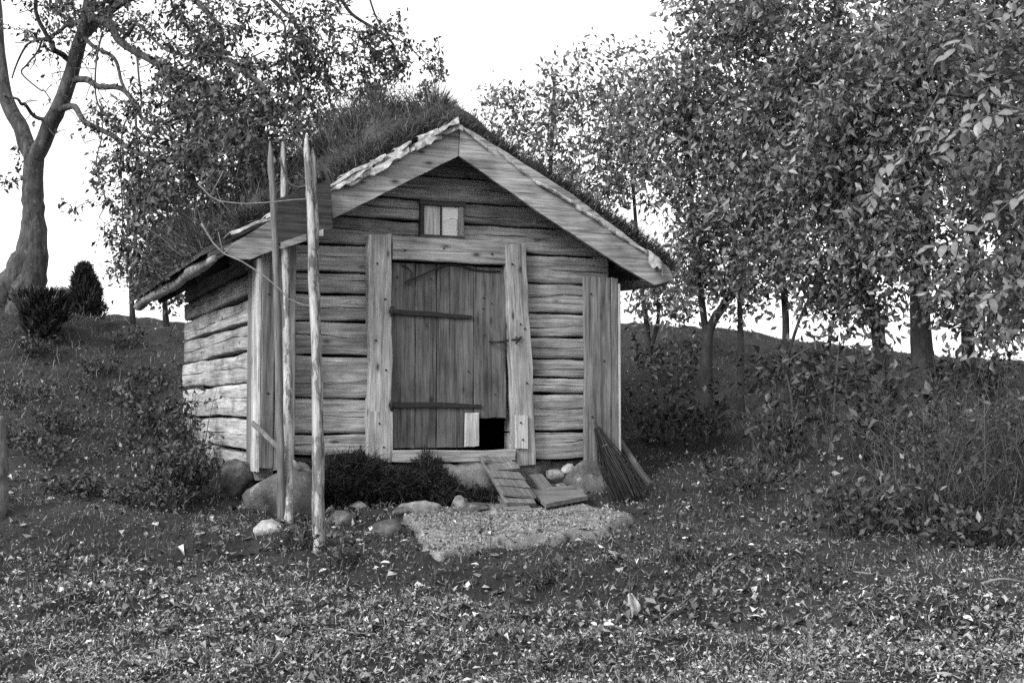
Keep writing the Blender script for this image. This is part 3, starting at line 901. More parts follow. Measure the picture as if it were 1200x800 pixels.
def branch(name, label, pxs, Y, r0, r1, mat, subs=()):
    paths = []
    pts = np.array([P(x, y, Y if np.isscalar(Y) else Y[i]) for i, (x, y) in enumerate(pxs)])
    t = np.linspace(0, 1, len(pts)); tt = np.linspace(0, 1, len(pts) * 4)
    sm = np.stack([np.interp(tt, t, pts[:, i]) for i in range(3)], -1)
    paths.append((sm - pts[0], np.linspace(r0, r1, len(sm))))
    for s in subs:
        p_ = np.array([P(x, y, Y if np.isscalar(Y) else Y[0]) for x, y in s]) - pts[0]
        paths.append((p_, np.linspace(r1 * 1.3, r1 * .7, len(p_))))
    o = link(name, tubes_np(paths, 6, name=name, rng=np.random.RandomState(3), rough=.08), Matrix.Translation(Vector(pts[0])), None, mat)
    o['label'] = label
    return o
tag2(branch('dead_branch', 'bare forked dead branch hanging from the eave across the poles', [(236, 262), (250, 285), (262, 297), (283, 306), (305, 320), (325, 336), (338, 350), (357, 358), (380, 358), (400, 356)], 9.75, .008, .004, M_DEAD,
    [[(262, 297), (258, 282), (256, 272)], [(262, 297), (271, 290), (275, 286)], [(338, 350), (336, 341)], [(400, 356), (412, 351), (420, 357)], [(405, 354), (420, 352)]]), 'branch')
tag2(branch('dead_branch', 'thin curved dead twig running level from the roof grass to the tallest pole', [(232, 215), (246, 230), (258, 236), (285, 239), (318, 237), (345, 234), (368, 233)], 9.72, .007, .004, M_DEAD, [[(246, 230), (256, 212), (262, 200)]]), 'branch')
tag2(branch('dead_branch', 'short drooping twig looped between two pole tops', [(328, 185), (334, 205), (340, 216), (350, 220), (362, 217)], 9.80, .010, .005, M_TWIG), 'branch')

# boulders and stones
def stone(name, label, cat_, c, r, mat, seed, group=None, sub=3, rough=.18, flat=None, rz=0):
    rr = random.Random(seed)
    o = link(name, stone_mesh(r[0], r[1], r[2], rr, rough, sub, flat, name), Matrix.Translation(Vector(c)) @ Matrix.Rotation(rz, 4, 'Z'), None, mat)
    return tag(o, label, cat_, group)
b = G(320, 612)
stone('boulder', 'big rounded grey boulder under the left front corner of the hut', 'boulder', (b[0] - .03, b[1] + .50, b[2] + .13), (.32, .28, .36), M_STONE, 21, rough=.12, sub=4)
stone('boulder', 'tilted dark boulder under the left side wall by the nettles', 'boulder', (P(281, 560, 10.62)), (.16, .22, .25), M_STONE, 22, rough=.15, sub=4)
stone('boulder', 'low boulder under the right front corner of the hut behind the broom', 'boulder', hw(2.93, -.20, -.72), (.31, .26, .27), M_STONE, 23, rough=.14, sub=4)
b = G(311, 628); stone('stone', 'white angular stone in the grass left of the poles', 'stone', (b[0], b[1] + .05, b[2] + .05), (.11, .075, .08), M_PALE, 29, rz=.4, rough=.08)
b = G(296, 598); stone('stone', 'small flat stone at the foot of the tilted dark boulder', 'stone', (b[0] - .05, b[1] + .12, b[2] + .02), (.10, .08, .05), M_STONE, 44)
b = G(418, 598); stone('stone', 'pale oval stone in front of the brushwood heap', 'stone', (b[0], b[1] + .05, b[2] + .035), (.085, .06, .05), M_PALE, 25)
b = G(395, 618); stone('stone', 'grey upright stone right of the tallest pole', 'stone', (b[0] + .02, b[1] + .08, b[2] + .05), (.12, .09, .12), M_STONE, 26)
b = G(455, 630); stone('stone', 'rounded stone wedged against the left end of the doorstep slab', 'stone', (b[0] - .02, b[1] + .08, b[2] + .05), (.13, .12, .11), M_STONE, 27)
CHK = 'packing stones under the right wall'
for i, (u, w_, z, r) in enumerate([(2.62, -.14, -.60, .09), (2.74, -.16, -.56, .075), (2.55, -.13, -.74, .08), (2.68, -.20, -.72, .07), (2.60, -.22, -.85, .09)]):
    stone('stone', 'small pale packing stone under the logs right of the door', 'stone', hw(u, w_, z), (r * 1.25, r, r * .7), M_PALE if i == 1 else M_SLAB, 80 + i, CHK, sub=2, rz=i * 1.3)

# doorstep slab
sl_px = [(470, 604), (486, 622), (500, 647), (514, 657), (540, 650), (575, 642), (612, 643), (650, 638), (690, 632), (725, 624), (744, 611), (738, 600), (712, 596), (670, 594), (600, 596), (560, 598), (520, 604), (495, 601)]
_sp = []
_rs2 = random.Random(77)
for i_, (x_, y_) in enumerate(sl_px):
    x2_, y2_ = sl_px[(i_ + 1) % len(sl_px)]
    for k_2 in range(3):
        _sp.append((x_ + (x2_ - x_) * k_2 / 3 + _rs2.uniform(-4, 4) * (k_2 > 0), y_ + (y2_ - y_) * k_2 / 3 + _rs2.uniform(-2.2, 2.2) * (k_2 > 0)))
top = [G(x, y) for x, y in _sp]
ctr = np.mean(top, 0)
rs_ = random.Random(31)
V = []; Fc = []
m_ = len(top); rings = 7
A_ = np.c_[np.array(top)[:, :2], np.ones(m_)]; plane = np.linalg.lstsq(A_, np.array(top)[:, 2], rcond=None)[0]
for k in range(rings + 1):
    f = [1.04, 1.0, .97, .90, .72, .5, .28, .1][k]
    for t in top:
        x, y = ctr[0] + (t[0] - ctr[0]) * f, ctr[1] + (t[1] - ctr[1]) * f
        z = plane[0] * x + plane[1] * y + plane[2] + .045 + rs_.uniform(-.006, .006) * (k > 1)
        if k == 0: z = gz(x, y) - .15
        if k == 1: z -= .035
        V.append((x - ctr[0], y - ctr[1], z - ctr[2]))
V.append((0, 0, float(plane @ np.array([ctr[0], ctr[1], 1])) + .06 - ctr[2]))
Fq = [(k * m_ + i, k * m_ + (i + 1) % m_, (k + 1) * m_ + (i + 1) % m_, (k + 1) * m_ + i) for k in range(rings) for i in range(m_)]
Fq += [(rings * m_ + i, rings * m_ + (i + 1) % m_, (rings + 1) * m_) for i in range(m_)]
slab = link('doorstep_slab', mesh_np('doorstep_slab', V, Fq, True), Matrix.Translation(Vector(ctr)), None, M_SLAB)
tag(slab, 'broad flat stone slab lying before the door', 'doorstep')
rk = np.random.RandomState(14)
kk = 6500
tp_ = np.array(top)[:, :2]; nx_ = np.roll(tp_, -1, 0)
ar_ = np.abs(np.cross(tp_ - ctr[:2], nx_ - ctr[:2])); ti_ = rk.choice(len(tp_), kk, p=ar_ / ar_.sum())
r1_, r2_ = np.sqrt(rk.rand(kk, 1)), rk.rand(kk, 1)
gp_ = ctr[:2] * (1 - r1_) + tp_[ti_] * r1_ * (1 - r2_) + nx_[ti_] * r1_ * r2_
gp_ = ctr[:2] + (gp_ - ctr[:2]) * .97
gzz = plane[0] * gp_[:, 0] + plane[1] * gp_[:, 1] + plane[2] + .047
tet = np.array([[1, 0, -.3], [-.5, .87, -.3], [-.5, -.87, -.3], [0, 0, .7]])
ang = rk.uniform(0, 6.28, kk); sz_ = rk.uniform(.003, .010, kk) + .016 * rk.rand(kk) ** 8
ca, sa = np.cos(ang)[:, None], np.sin(ang)[:, None]
tv_ = np.stack([(tet[None, :, 0] * ca - tet[None, :, 1] * sa), (tet[None, :, 0] * sa + tet[None, :, 1] * ca), np.repeat(tet[None, :, 2], kk, 0)], -1) * sz_[:, None, None] * rk.uniform(.6, 1.4, (kk, 4, 1))
tv_ += np.stack([gp_[:, 0], gp_[:, 1], gzz], -1)[:, None, :] - 0
i4 = np.arange(kk)[:, None] * 4
gf_ = np.concatenate([i4 + np.array([0, 1, 3]), i4 + np.array([1, 2, 3]), i4 + np.array([2, 0, 3])])
link('grit', mesh_np('grit', tv_.reshape(-1, 3), gf_), None, slab, M_GRIT)['kind'] = 'stuff'
def slab_z(x, y): return float(plane @ np.array([x, y, 1])) + .05
slab_poly = np.array([t[:2] for t in top])

RUBL = ['largest flat rubble stone on the left rear corner of the slab', 'small rubble stone beside the largest flat one', 'rounded rubble stone in the middle of the row behind the slab',
        'wide rubble stone nearest the weed stalks behind the slab', 'tiny rubble stone tucked between the largest and its neighbour', 'small stone lying on the slab before the rounded one',
        'small stone at the foot of the hen ramp', 'small stone lying outside the left rear corner of the slab', 'tiny stone behind the row at the brushwood edge']
RUB = 'rubble stones behind the doorstep slab'
for i, (x, y, r) in enumerate([(494, 605, .14), (518, 594, .07), (537, 597, .09), (556, 604, .11), (511, 601, .045), (531, 606, .05), (577, 607, .05), (470, 600, .06), (545, 588, .05)]):
    b = G(x, y + 4)
    stone('stone', RUBL[i], 'stone', (b[0], b[1] + r * .6, max(b[2], slab_z(b[0], b[1]) - .03) + r * .45), (r * 1.4, r * .9, r * (.55 if i in (0, 3) else .8)), M_STONE if i % 2 else M_SLAB, 60 + i, RUB, sub=3, rough=.4, rz=i)

# hen ramp from the hatch down to the slab
r_top = hw(2.06, -.13, -.47)
r_bot = G(612, 602); r_bot[2] = slab_z(r_bot[0], r_bot[1]) + .04
r_mid = r_top * .45 + r_bot * .55
ramp_o = thing('hen_ramp', 'stepped board ramp leading down from the hatch in the door', 'ramp', r_bot)
dirv = Vector(r_top - r_bot); Lr = dirv.length
Hd = Vector((UX, UY, 0))
rr_ = random.Random(41)
wid = .26
bm_ = board_mesh(Lr, wid, .025, rr_, name='ramp_board')
M0 = frame(tuple(np.array(r_bot) + np.array(Hd) * wid / 2), dirv, -Hd)
link('ramp_board', bm_, M0, ramp_o, M_RAMP)
for i in range(5):
    f = .10 + i * .185
    c_ = np.array(r_bot) + np.array(dirv) * f
    tw = rr_.uniform(-.14, .14)
    hdir = (Hd + Vector((0, 0, tw))).normalized()
    nrm = Vector(dirv).cross(Hd).normalized()
    if nrm.y > 0: nrm = -nrm
    dd = (Vector(dirv).normalized() * 1.0 + nrm * -.07).normalized()
    w2_ = wid + .03
    org = Vector(c_) + nrm * .035 + hdir * w2_ / 2
    link('tread', board_mesh(.185 * Lr * .98, w2_, .02, rr_, rag=.008, name='tread'), frame(tuple(org), dd, -hdir), ramp_o, M_RAMP)

# flat boards on the slab and a plank leaning on the foundation
def flat_board(name, label, quad, t, mat, cat_, cleat=False, lift=.02):
    pts = []
    for x, y in quad:
        g_ = G(x, y); g_[2] = slab_z(g_[0], g_[1]) + lift; pts.append(g_)
    pts = np.array(pts); c_ = pts.mean(0)
    V = [tuple(p_ - c_) for p_ in pts] + [tuple(p_ - c_ + np.array([0, 0, t])) for p_ in pts]
    F = [(3, 2, 1, 0), (4, 5, 6, 7), (0, 1, 5, 4), (1, 2, 6, 5), (2, 3, 7, 6), (3, 0, 4, 7)]
    o = link(name, mesh_np(name, V, F), Matrix.Translation(Vector(c_)), None, mat)
    tag(o, label, cat_)
    if cleat:
        a, bq = pts[0] * .28 + pts[2] * .72, pts[0] * .2 + pts[2] * .3 + pts[1] * .5
        a = np.array(pts[3]) * .30 + np.array(pts[2]) * .45 + np.array(pts[1]) * .25
        bq = np.array(pts[2]) * .62 + np.array(pts[1]) * .28 + np.array(pts[0]) * .1
        v = Vector(bq - a)
        v = Vector((UX, UY, plane[0] * UX + plane[1] * UY))
        link('cleat', board_mesh(.24, .05, .03, rr_, name='cleat'), frame(tuple(c_ + np.array([-.06, .02, t + .03])), v, Vector((-UY, UX, .12))), o, M_RAMP)
    return o
flat_board('hatch_board', 'square board with a short cleat lying flat on the slab', [(640, 600), (689, 597), (662, 580), (612, 581)], .035, M_RAMP, 'board', True, .02)
flat_board('board', 'narrow split board lying askew at the foot of the ramp', [(590, 601), (624, 602), (612, 588), (582, 580)], .018, M_RAMP, 'board', False, .002)
pb = G(652, 590); pb[1] += .05; pb[2] = slab_z(pb[0], pb[1]) - .01
pt = hw(2.44, -.14, -.60)
dv = Vector(pt - pb)
tag(link('plank', board_mesh(dv.length, .135, .03, rr_, name='plank'), frame(tuple(pb + np.array(Hd) * .07), dv, -Hd), None, M_RAMP), 'short plank leaning on the foundation right of the ramp', 'plank')

# broom of twigs leaning at the right corner, and a pole behind it
def besom():
    rr = np.random.RandomState(9)
    foot = G(738, 590); foot[2] += .0
    head = hw(2.97, -.27, -.17)
    root = thing('twig_broom', 'worn twig broom leaning on the right corner boards', 'broom', foot)
    ax = head - foot; L = np.linalg.norm(ax); d = ax / L
    link('handle', tubes_np([(np.array([foot + d * L * .35, foot + d * L * .75, head + d * .03]), [.03, .024, .012])], 7, name='handle', rng=rr, rough=.15), None, root, M_BARKD)
    n_ = 420; paths = []
    s1 = np.cross(d, [0, 1, 0]); s1 /= np.linalg.norm(s1); s2 = np.cross(d, s1)
    for i in range(n_):
        a = rr.uniform(0, 6.28); r = rr.rand() ** .5
        o0 = (s1 * math.cos(a) + s2 * math.sin(a) * .6) * r
        t0 = rr.uniform(.5, .97); e = foot + o0 * .12 + rr.normal(0, .02, 3) + d * rr.uniform(-.03, .35) * L * rr.rand()
        e[2] = max(e[2], gz(e[0], e[1]) + .005)
        st = foot + d * L * t0 + o0 * (.03 + .02 * (1 - t0)); mid = (st + e) / 2 + o0 * .035 + rr.normal(0, .012, 3)
        paths.append((np.array([st, mid, e]), [.004, .004, .0025]))
    link('bristles', tubes_np(paths, 4, name='bristles', cap=False), None, root, M_BRUSH)['kind'] = 'stuff'
    for f in (.70,):
        a = np.linspace(0, 6.28, 13); c_ = foot + d * L * f; r = .036 - .014 * (f - .62) / .12
        link('binding', tubes_np([(c_ + r * 1.3 * (np.cos(a)[:, None] * s1 + np.sin(a)[:, None] * s2), [.006] * 13)], 5, name='binding'), None, root, M_DEAD)
besom()
g2 = G(765, 566)
tag2(pole('pole', 'short dark pole propped behind the right corner of the hut', [below(g2, .05), hw(3.33, .05, -.28)], .035, .03, M_POLED, seed=9, tip=False), 'pole')

# dark brushwood heap beside the door
rb = np.random.RandomState(17)
def heap():
    root = thing('brushwood_heap', 'dark heap of heather and juniper brush against the wall left of the door', 'brushwood', G(460, 584))
    n_ = 9000
    lumps = [(395, 560, .26, .20), (415, 555, .22, .17), (440, 563, .24, .17), (468, 570, .20, .11), (502, 558, .17, .20), (385, 568, .2, .12), (520, 575, .16, .10), (560, 582, .16, .06)]
    parts = []
    for x, y, rx, rz in lumps:
        c_ = P(x, y, 10.62 + (x - 400) * .0026)
        k = int(9000 * rx / .34)
        dv_ = unit(rb.normal(size=(k, 3))); v = dv_ * (rb.uniform(.5, 1, (k, 1)) * (1 + .28 * np.sin(dv_[:, :1] * 7 + x) * np.sin(dv_[:, 2:] * 6 + y))) * np.array([rx, .22, rz])
        p_ = c_ + v
        p_[:, 2] = np.maximum(p_[:, 2], zg(p_[:, 0], p_[:, 1]) + .005)
        d_ = unit(v / np.array([rx, .22, rz]) + rb.normal(0, .6, (k, 3)) + np.array([0, 0, .3]))
        parts.append(blades(p_, d_, np.where(rb.rand(k) < .12, rb.uniform(.06, .15, k), rb.uniform(.012, .05, k)), rb.uniform(.004, .009, k), rb.uniform(-1, 1, k), rb))
        # twigs
    link('sprigs', tri_leaf_mesh('sprigs', parts), None, root, M_BRUSH)['kind'] = 'stuff'
    core = []
    for x, y, rx, rz in lumps:
        c_ = P(x, y, 10.66 + (x - 400) * .0026)
        for i in range(14):
            d_ = unit(rb.normal(size=3)) * np.array([rx, .18, rz])
            core.append((np.array([c_ - d_ * .2, c_ + d_ * .5, c_ + d_ * .95]), [.007, .006, .003]))
    link('stalks', tubes_np(core, 4, name='stalks', cap=False), None, root, M_TWIG)
heap()

# ------------------------------------------------------------------ trees
def smooth_path(pts, k=5):
    pts = np.array(pts, float); n = len(pts)
    t = np.arange(n); tt = np.linspace(0, n - 1, (n - 1) * k + 1)
    # Catmull-Rom
    out = []
    for x in tt:
        i = min(int(x), n - 2); f = x - i
        p0, p1, p2, p3 = pts[max(i - 1, 0)], pts[i], pts[i + 1], pts[min(i + 2, n - 1)]
        out.append(.5 * (2 * p1 + (p2 - p0) * f + (2 * p0 - 5 * p1 + 4 * p2 - p3) * f ** 2 + (3 * p1 - p0 - 3 * p2 + p3) * f ** 3))
    return np.array(out)

def make_tree(name, label, limbs, blobs, seed, leaf=.08, per=24, bark=None, lmat=None, group=None, cat_='tree', droop=.3, width=.5, twig_r=.0028, trunk_n=10, spread=.10, vary=False, kink=.16, bare=()):
    """limbs: [(points, r0, r1)], first is the trunk; blobs: [(centre, (rx, ry, rz), tips)]"""
    rr = np.random.RandomState(seed)
    base = np.array(limbs[0][0][0])
    root = thing(name, label, cat_, base, 0, group)
    nodes, nrad, paths = [], [], []
    for li, (pts, r0, r1) in enumerate(limbs):
        if kink > .2 and li > 4:      # gnarled limbs: bend between the surveyed points
            mids = smooth_path(pts, 2); mids[1:-1] += rr.normal(0, .045, (len(mids) - 2, 3)); pts = mids
        sp = smooth_path(pts, 5)
        f = np.linspace(0, 1, len(sp)); rad = r0 + (r1 - r0) * f ** .8
        jit = rr.normal(0, .25, (len(sp), 3)) * rad[:, None] * kink * .6
        jit[0] = 0
        sp = sp + jit
        if li == 0:
            rad[0] *= 1.45; rad[1] *= 1.2; rad[2] *= 1.08
        paths.append((sp, rad))
        k0 = int(len(sp) * .35) if li == 0 else 1
        nodes += list(sp[k0:]); nrad += list(rad[k0:])
    link('trunk', tubes_np(paths, trunk_n, name='trunk', rng=rr, rough=.035), None, root, bark)
    tips = []
    for c_, r_, k in blobs:
        v = unit(rr.normal(size=(k, 3))) * (rr.rand(k, 1) ** .45)
        tips.append(np.array(c_) + v * np.array(r_))
    n_leafy = sum(len(t_) for t_ in tips)
    for c_, r_, k in bare:            # leafless twig ends
        tips.append(np.array(c_) + unit(rr.normal(size=(k, 3))) * (rr.rand(k, 1) ** .45) * np.array(r_))
    tips = np.concatenate(tips) if tips else np.zeros((0, 3))
    tw, lp, ld = [], [], []
    nodes = np.array(nodes); nrad = np.array(nrad)
    if len(tips):
        d0 = np.sqrt(((tips[:, None] - nodes[None]) ** 2).sum(-1)).min(1)
        for ti in np.argsort(d0):
            t = tips[ti]
            dd = np.sqrt(((nodes - t) ** 2).sum(-1)) + .25 * np.maximum(nodes[:, 2] - t[2], 0)
            i = int(np.argmin(dd)); a = nodes[i]; L = np.linalg.norm(t - a)
            ra = min(nrad[i] * .7, .004 + .012 * L); ra = max(ra, twig_r * 1.25)
            m = max(4, int(L / .16) + 3)
            f = np.linspace(0, 1, m)[:, None]
            bend = rr.normal(0, .10, 3) * L
            path = a + (t - a) * f + bend * np.sin(f * math.pi) + np.array([0, 0, .12 * L]) * np.sin(f * math.pi) - np.array([0, 0, droop * .25 * L]) * f ** 2
            path[1:-1] += rr.normal(0, .02, (m - 2, 3)) * min(L, 1)
            rad = ra + (twig_r - ra) * f[:, 0] ** .7
            tw.append((path, rad))
            nodes = np.concatenate([nodes, path[1:]]); nrad = np.concatenate([nrad, rad[1:]])
            q_ = int(per * (rr.uniform(.5, 1.5) if not vary else 2.2 * rr.rand() ** 1.6 + .15))
            if ti >= n_leafy: q_ = int(rr.randint(0, 3))
            tt = 1 - rr.rand(q_) ** 1.3 * min(.95, .75 / max(L, .3))
            idx = tt * (m - 1); i0 = np.clip(idx.astype(int), 0, m - 2); fr = (idx - i0)[:, None]
            pos = path[i0] * (1 - fr) + path[i0 + 1] * fr + rr.normal(0, spread, (q_, 3))
            tan = unit(path[i0 + 1] - path[i0])
            lp.append(pos); ld.append(tan * .5 + rr.normal(0, .7, (q_, 3)) + np.array([0, 0, -droop]))
    if tw:
        link('branches', tubes_np(tw, 4, name='branches', cap=False), None, root, M_TWIG if bark is not M_BARKD else M_BARKD)['kind'] = 'stuff'
        pos = np.concatenate(lp); dr = np.concatenate(ld)
        V, F = leaves(pos, dr, leaf * rr.uniform(.55, 1.25, len(pos)), rr, width)
        o = link('crown', mesh_np('crown', V, F), None, root, lmat)
        o['kind'] = 'stuff'
    return root

def B(px, py, Y, rx, rz, ry, n):
    """crown clump centred at a pixel and distance; radii: rx, rz in photo pixels at that distance, ry metres"""
    return (P(px, py, Y), (rx / F_PX * Y, ry, rz / F_PX * Y), n)

# old fruit tree on the bank, its branches reaching over the hut
TY = 16.9
t0 = P(38, 385, TY)
limbs = [
    ([t0, P(38, 335, TY), P(42, 300, TY), P(39, 250, TY), P(38, 215, TY), P(40, 182, TY)], .18, .13),
    ([P(40, 188, TY), P(58, 150, TY - .1), P(78, 105, TY - .2), P(92, 55, TY - .3), P(104, 10, TY - .4), P(112, -60, TY - .5)], .115, .075),
    ([P(40, 188, TY), P(24, 150, TY + .1), P(6, 110, TY + .2), P(-2, 50, TY + .3), P(-8, -40, TY + .3)], .12, .07),
    ([P(-40, 385, TY), P(-12, 362, TY), P(14, 335, TY), P(32, 298, TY), P(38, 255, TY)], .34, .12),
    ([P(20, 400, TY - .1), P(30, 350, TY - .05), P(40, 305, TY), P(40, 270, TY)], .30, .12),
    ([P(104, 18, TY - .4), P(150, 52, TY - 1), P(205, 85, TY - 1.8), P(255, 118, TY - 3.2), P(305, 160, TY - 4.8), P(325, 200, TY - 6.2)], .06, .012),
    ([P(80, 95, TY - .2), P(120, 100, TY - .7), P(155, 122, TY - 1.3), P(190, 150, TY - 2.0)], .05, .018),
    ([P(72, 128, TY - .2), P(110, 142, TY - .8), P(150, 172, TY - 1.6), P(200, 200, TY - 3.0), P(240, 225, TY - 4.8), P(262, 250, TY - 6.3)], .045, .010),
    ([P(95, 40, TY - .3), P(120, 20, TY - .3), P(180, -20, TY - .5), P(270, -40, TY - .6), P(380, -30, TY - 1)], .08, .03),
    ([P(180, -20, TY - .5), P(235, 10, TY - 1), P(275, 65, TY - 1.8), P(300, 120, TY - 3.6), P(312, 160, TY - 5.0), P(318, 185, TY - 6)], .045, .010),
    ([P(380, -30, TY - 1), P(420, 10, TY - .8), P(455, 55, TY - .6), P(475, 90, TY - .5)], .03, .01),
    ([P(62, 140, TY - .1), P(35, 130, TY - .3), P(20, 118, TY - .4), P(5, 112, TY - .5)], .03, .012),
    ([P(85, 75, TY - .2), P(62, 55, TY - .5), P(50, 20, TY - .7), P(40, -30, TY - .8)], .045, .02),
    ([P(95, 40, TY - .3), P(135, 70, TY - .9), P(150, 120, TY - 1.3), P(155, 190, TY - 1.5), P(150, 260, TY - 1.6)], .03, .008),
    ([P(255, 118, TY - 2.6), P(240, 165, TY - 2.7), P(225, 210, TY - 2.8), P(215, 250, TY - 2.8)], .02, .007),
    ([P(270, -40, TY - .6), P(330, 20, TY - 1.2), P(370, 70, TY - 1.5), P(400, 110, TY - 1.6)], .035, .01),
    ([P(104, 10, TY - .4), P(140, 32, TY - .9), P(190, 55, TY - 1.6), P(240, 72, TY - 2.2), P(300, 78, TY - 2.8)], .03, .008),
    ([P(120, 38, TY - .8), P(112, 90, TY - 1.0), P(119, 140, TY - 1.1), P(112, 200, TY - 1.2), P(116, 255, TY - 1.2)], .014, .006),
    ([P(160, 60, TY - 1.2), P(163, 120, TY - 1.5), P(141, 180, TY - 1.6), P(143, 250, TY - 1.7), P(138, 310, TY - 1.7)], .014, .006),
    ([P(300, -20, TY - 1.0), P(330, 30, TY - 1.5), P(345, 80, TY - 2.0), P(352, 135, TY - 2.4)], .02, .007),
    ([P(430, -20, TY - .8), P(445, 25, TY - .8), P(470, 58, TY - .8), P(505, 80, TY - .8)], .016, .006),
    ([P(90, 28, TY - .3), P(62, 38, TY - .2), P(35, 55, TY), P(14, 92, TY + .2)], .03, .01),
    ([P(50, 45, TY - .1), P(30, 75, TY), P(40, 100, TY), P(60, 118, TY - .1)], .016, .008),
    ([P(205, 85, TY - 1.8), P(235, 70, TY - 2.2), P(275, 75, TY - 2.6), P(310, 60, TY - 2.8)], .02, .007),
    ([P(150, 172, TY - 1.6), P(185, 165, TY - 2.2), P(225, 178, TY - 3.0), P(255, 172, TY - 3.6)], .018, .007)]
blobs = [B(150, 20, TY - 1, 110, 60, 1.0, 60), B(250, 50, TY - 1.8, 100, 75, 1.0, 80), B(335, 55, TY - 1.5, 90, 80, .9, 85), B(400, 70, TY - 1.2, 85, 75, .9, 85),
         B(460, 75, TY - 1, 60, 60, .6, 50), B(190, 140, TY - 2, 80, 70, .9, 85), B(260, 150, TY - 2.4, 75, 75, .8, 95),
         B(150, 215, TY - 2, 55, 70, .7, 55), B(205, 235, TY - 2.4, 65, 70, .7, 75), B(160, 290, TY - 1.8, 45, 50, .6, 30), B(205, 300, TY - 2, 40, 45, .5, 26),
         B(310, 130, TY - 2.6, 75, 65, .7, 55), B(270, 190, TY - 5.9, 60, 60, .7, 50), B(315, 150, TY - 5.8, 50, 55, .6, 36), B(205, 225, TY - 5.2, 55, 70, .8, 45), B(235, 140, TY - 5.0, 70, 60, .8, 45), B(175, 285, TY - 4.6, 40, 50, .5, 16), B(50, 10, TY - .5, 70, 45, .8, 34), B(115, 170, TY - 1, 35, 60, .5, 14), B(83, 230, TY - 1, 10, 30, .2, 2), B(370, 140, TY - 2.0, 55, 35, .5, 36), B(8, 190, TY, 14, 40, .3, 4)]
make_tree('fruit_tree', 'old forked fruit tree with a thick flared trunk on the grassy bank', limbs, blobs, 101, leaf=.08, per=19, bark=M_BARK, lmat=M_LEAF_L, droop=.7, trunk_n=14, spread=.055, twig_r=.0055, vary=True, kink=.30, bare=[B(60, 70, TY - .2, 70, 90, .6, 60), B(150, 70, TY - 1, 90, 80, .8, 60), B(130, 190, TY - 1.2, 40, 100, .5, 40), B(230, 130, TY - 4, 90, 90, 1.0, 70), B(280, 170, TY - 5.6, 60, 60, .6, 40), B(400, 60, TY - 1, 100, 70, .6, 50)])
# thin young trees behind the bank between the junipers and the hut
for px, py, lab, bl, sd in [(156, 372, 'thin young tree rising from the bank crest beside the pointed juniper', [(150, 300, 35, 50, 14), (185, 330, 30, 30, 12), (165, 250, 40, 40, 10)], 121),
                            (195, 376, 'slender leafy sapling close to the left eave of the hut', [(200, 350, 25, 25, 14), (215, 320, 25, 30, 10), (190, 270, 25, 30, 8)], 122)]:
    Y = 18.6
    b0 = P(px, py, Y); b0[2] = gz(b0[0], b0[1]) - .05
    make_tree('young_tree', lab, [([b0, P(px - 2, 330, Y), P(px + 3, 280, Y), P(px - 3, 215, Y)], .045, .015)], [B(x, y, Y, rx, rz, .4, n_) for x, y, rx, rz, n_ in bl], sd, leaf=.08, per=16, bark=M_BARKD, lmat=M_LEAF_L)

# right-hand thicket: trunks on the dark bank, crowns closing over each other
def on_bank(px, py, Y):
    p_ = P(px, py, Y); p_[2] = gz(p_[0], p_[1]) - .08; return p_
def rtree(label, base, via, r0, r1, blobs, seed, extra=(), **kw):
    px, py, Y = base
    b0 = on_bank(px, py, Y)
    pts = [b0] + [P(x, y, yy) for x, y, yy in via]
    limbs = [(pts, r0, r1)] + [([P(*p_) for p_ in e], a, c_) for e, a, c_ in extra]
    args = dict(leaf=.10, per=27, width=.44, twig_r=.004, bark=M_BARKD, lmat=M_LEAF_R, group='trees of the thicket', droop=.5, spread=.115)
    args.update(kw)
    return make_tree('thicket_tree', label, limbs, [B(*b_) for b_ in blobs], seed, **args)
rtree('thickest straight trunk of the thicket, dark and upright', (1082, 470, 12.4), [(1080, 400, 12.4), (1078, 320, 12.3), (1085, 220, 12.2), (1080, 100, 12.1), (1085, -40, 12)], .125, .05,
      [(1060, 60, 12, 95, 70, .9, 95), (1100, 180, 11.8, 85, 70, .9, 90), (1000, 150, 12.2, 75, 70, .9, 85), (1040, 270, 12, 70, 50, .8, 55), (1130, -20, 12, 90, 50, .9, 50), (1060, 130, 12.9, 110, 110, .5, 80)], 201,
      [([(1085, 240, 12.2), (1040, 180, 12.1), (1000, 120, 12.1)], .05, .02), ([(1082, 180, 12.2), (1120, 120, 12), (1150, 50, 11.9)], .05, .02)])
rtree('leaning dark trunk just left of the thickest trunk', (1035, 462, 12.9), [(1030, 400, 12.9), (1018, 350, 12.9), (1000, 280, 13), (985, 150, 13), (980, 0, 13)], .085, .03,
      [(960, 90, 13, 75, 70, .9, 80), (950, 210, 13, 70, 65, .9, 80), (930, 0, 13, 80, 50, .9, 60), (960, 150, 13.9, 100, 110, .5, 80), (990, 300, 12.8, 80, 55, .7, 80), (1010, 370, 12.7, 50, 35, .4, 14)], 202)
rtree('dark trunk right of the thickest trunk, half hidden by hanging leaves', (1138, 462, 12.2), [(1134, 390, 12.2), (1140, 300, 12.1), (1150, 180, 12), (1165, 0, 12)], .075, .035,
      [(1165, 110, 11.7, 75, 75, .8, 75), (1180, 240, 11.6, 60, 70, .8, 60), (1185, 330, 11.6, 40, 35, .5, 16), (1110, 325, 11.6, 70, 45, .6, 46), (1160, 380, 11.6, 50, 30, .5, 20), (1210, 0, 11.8, 60, 60, .8, 40)], 203)
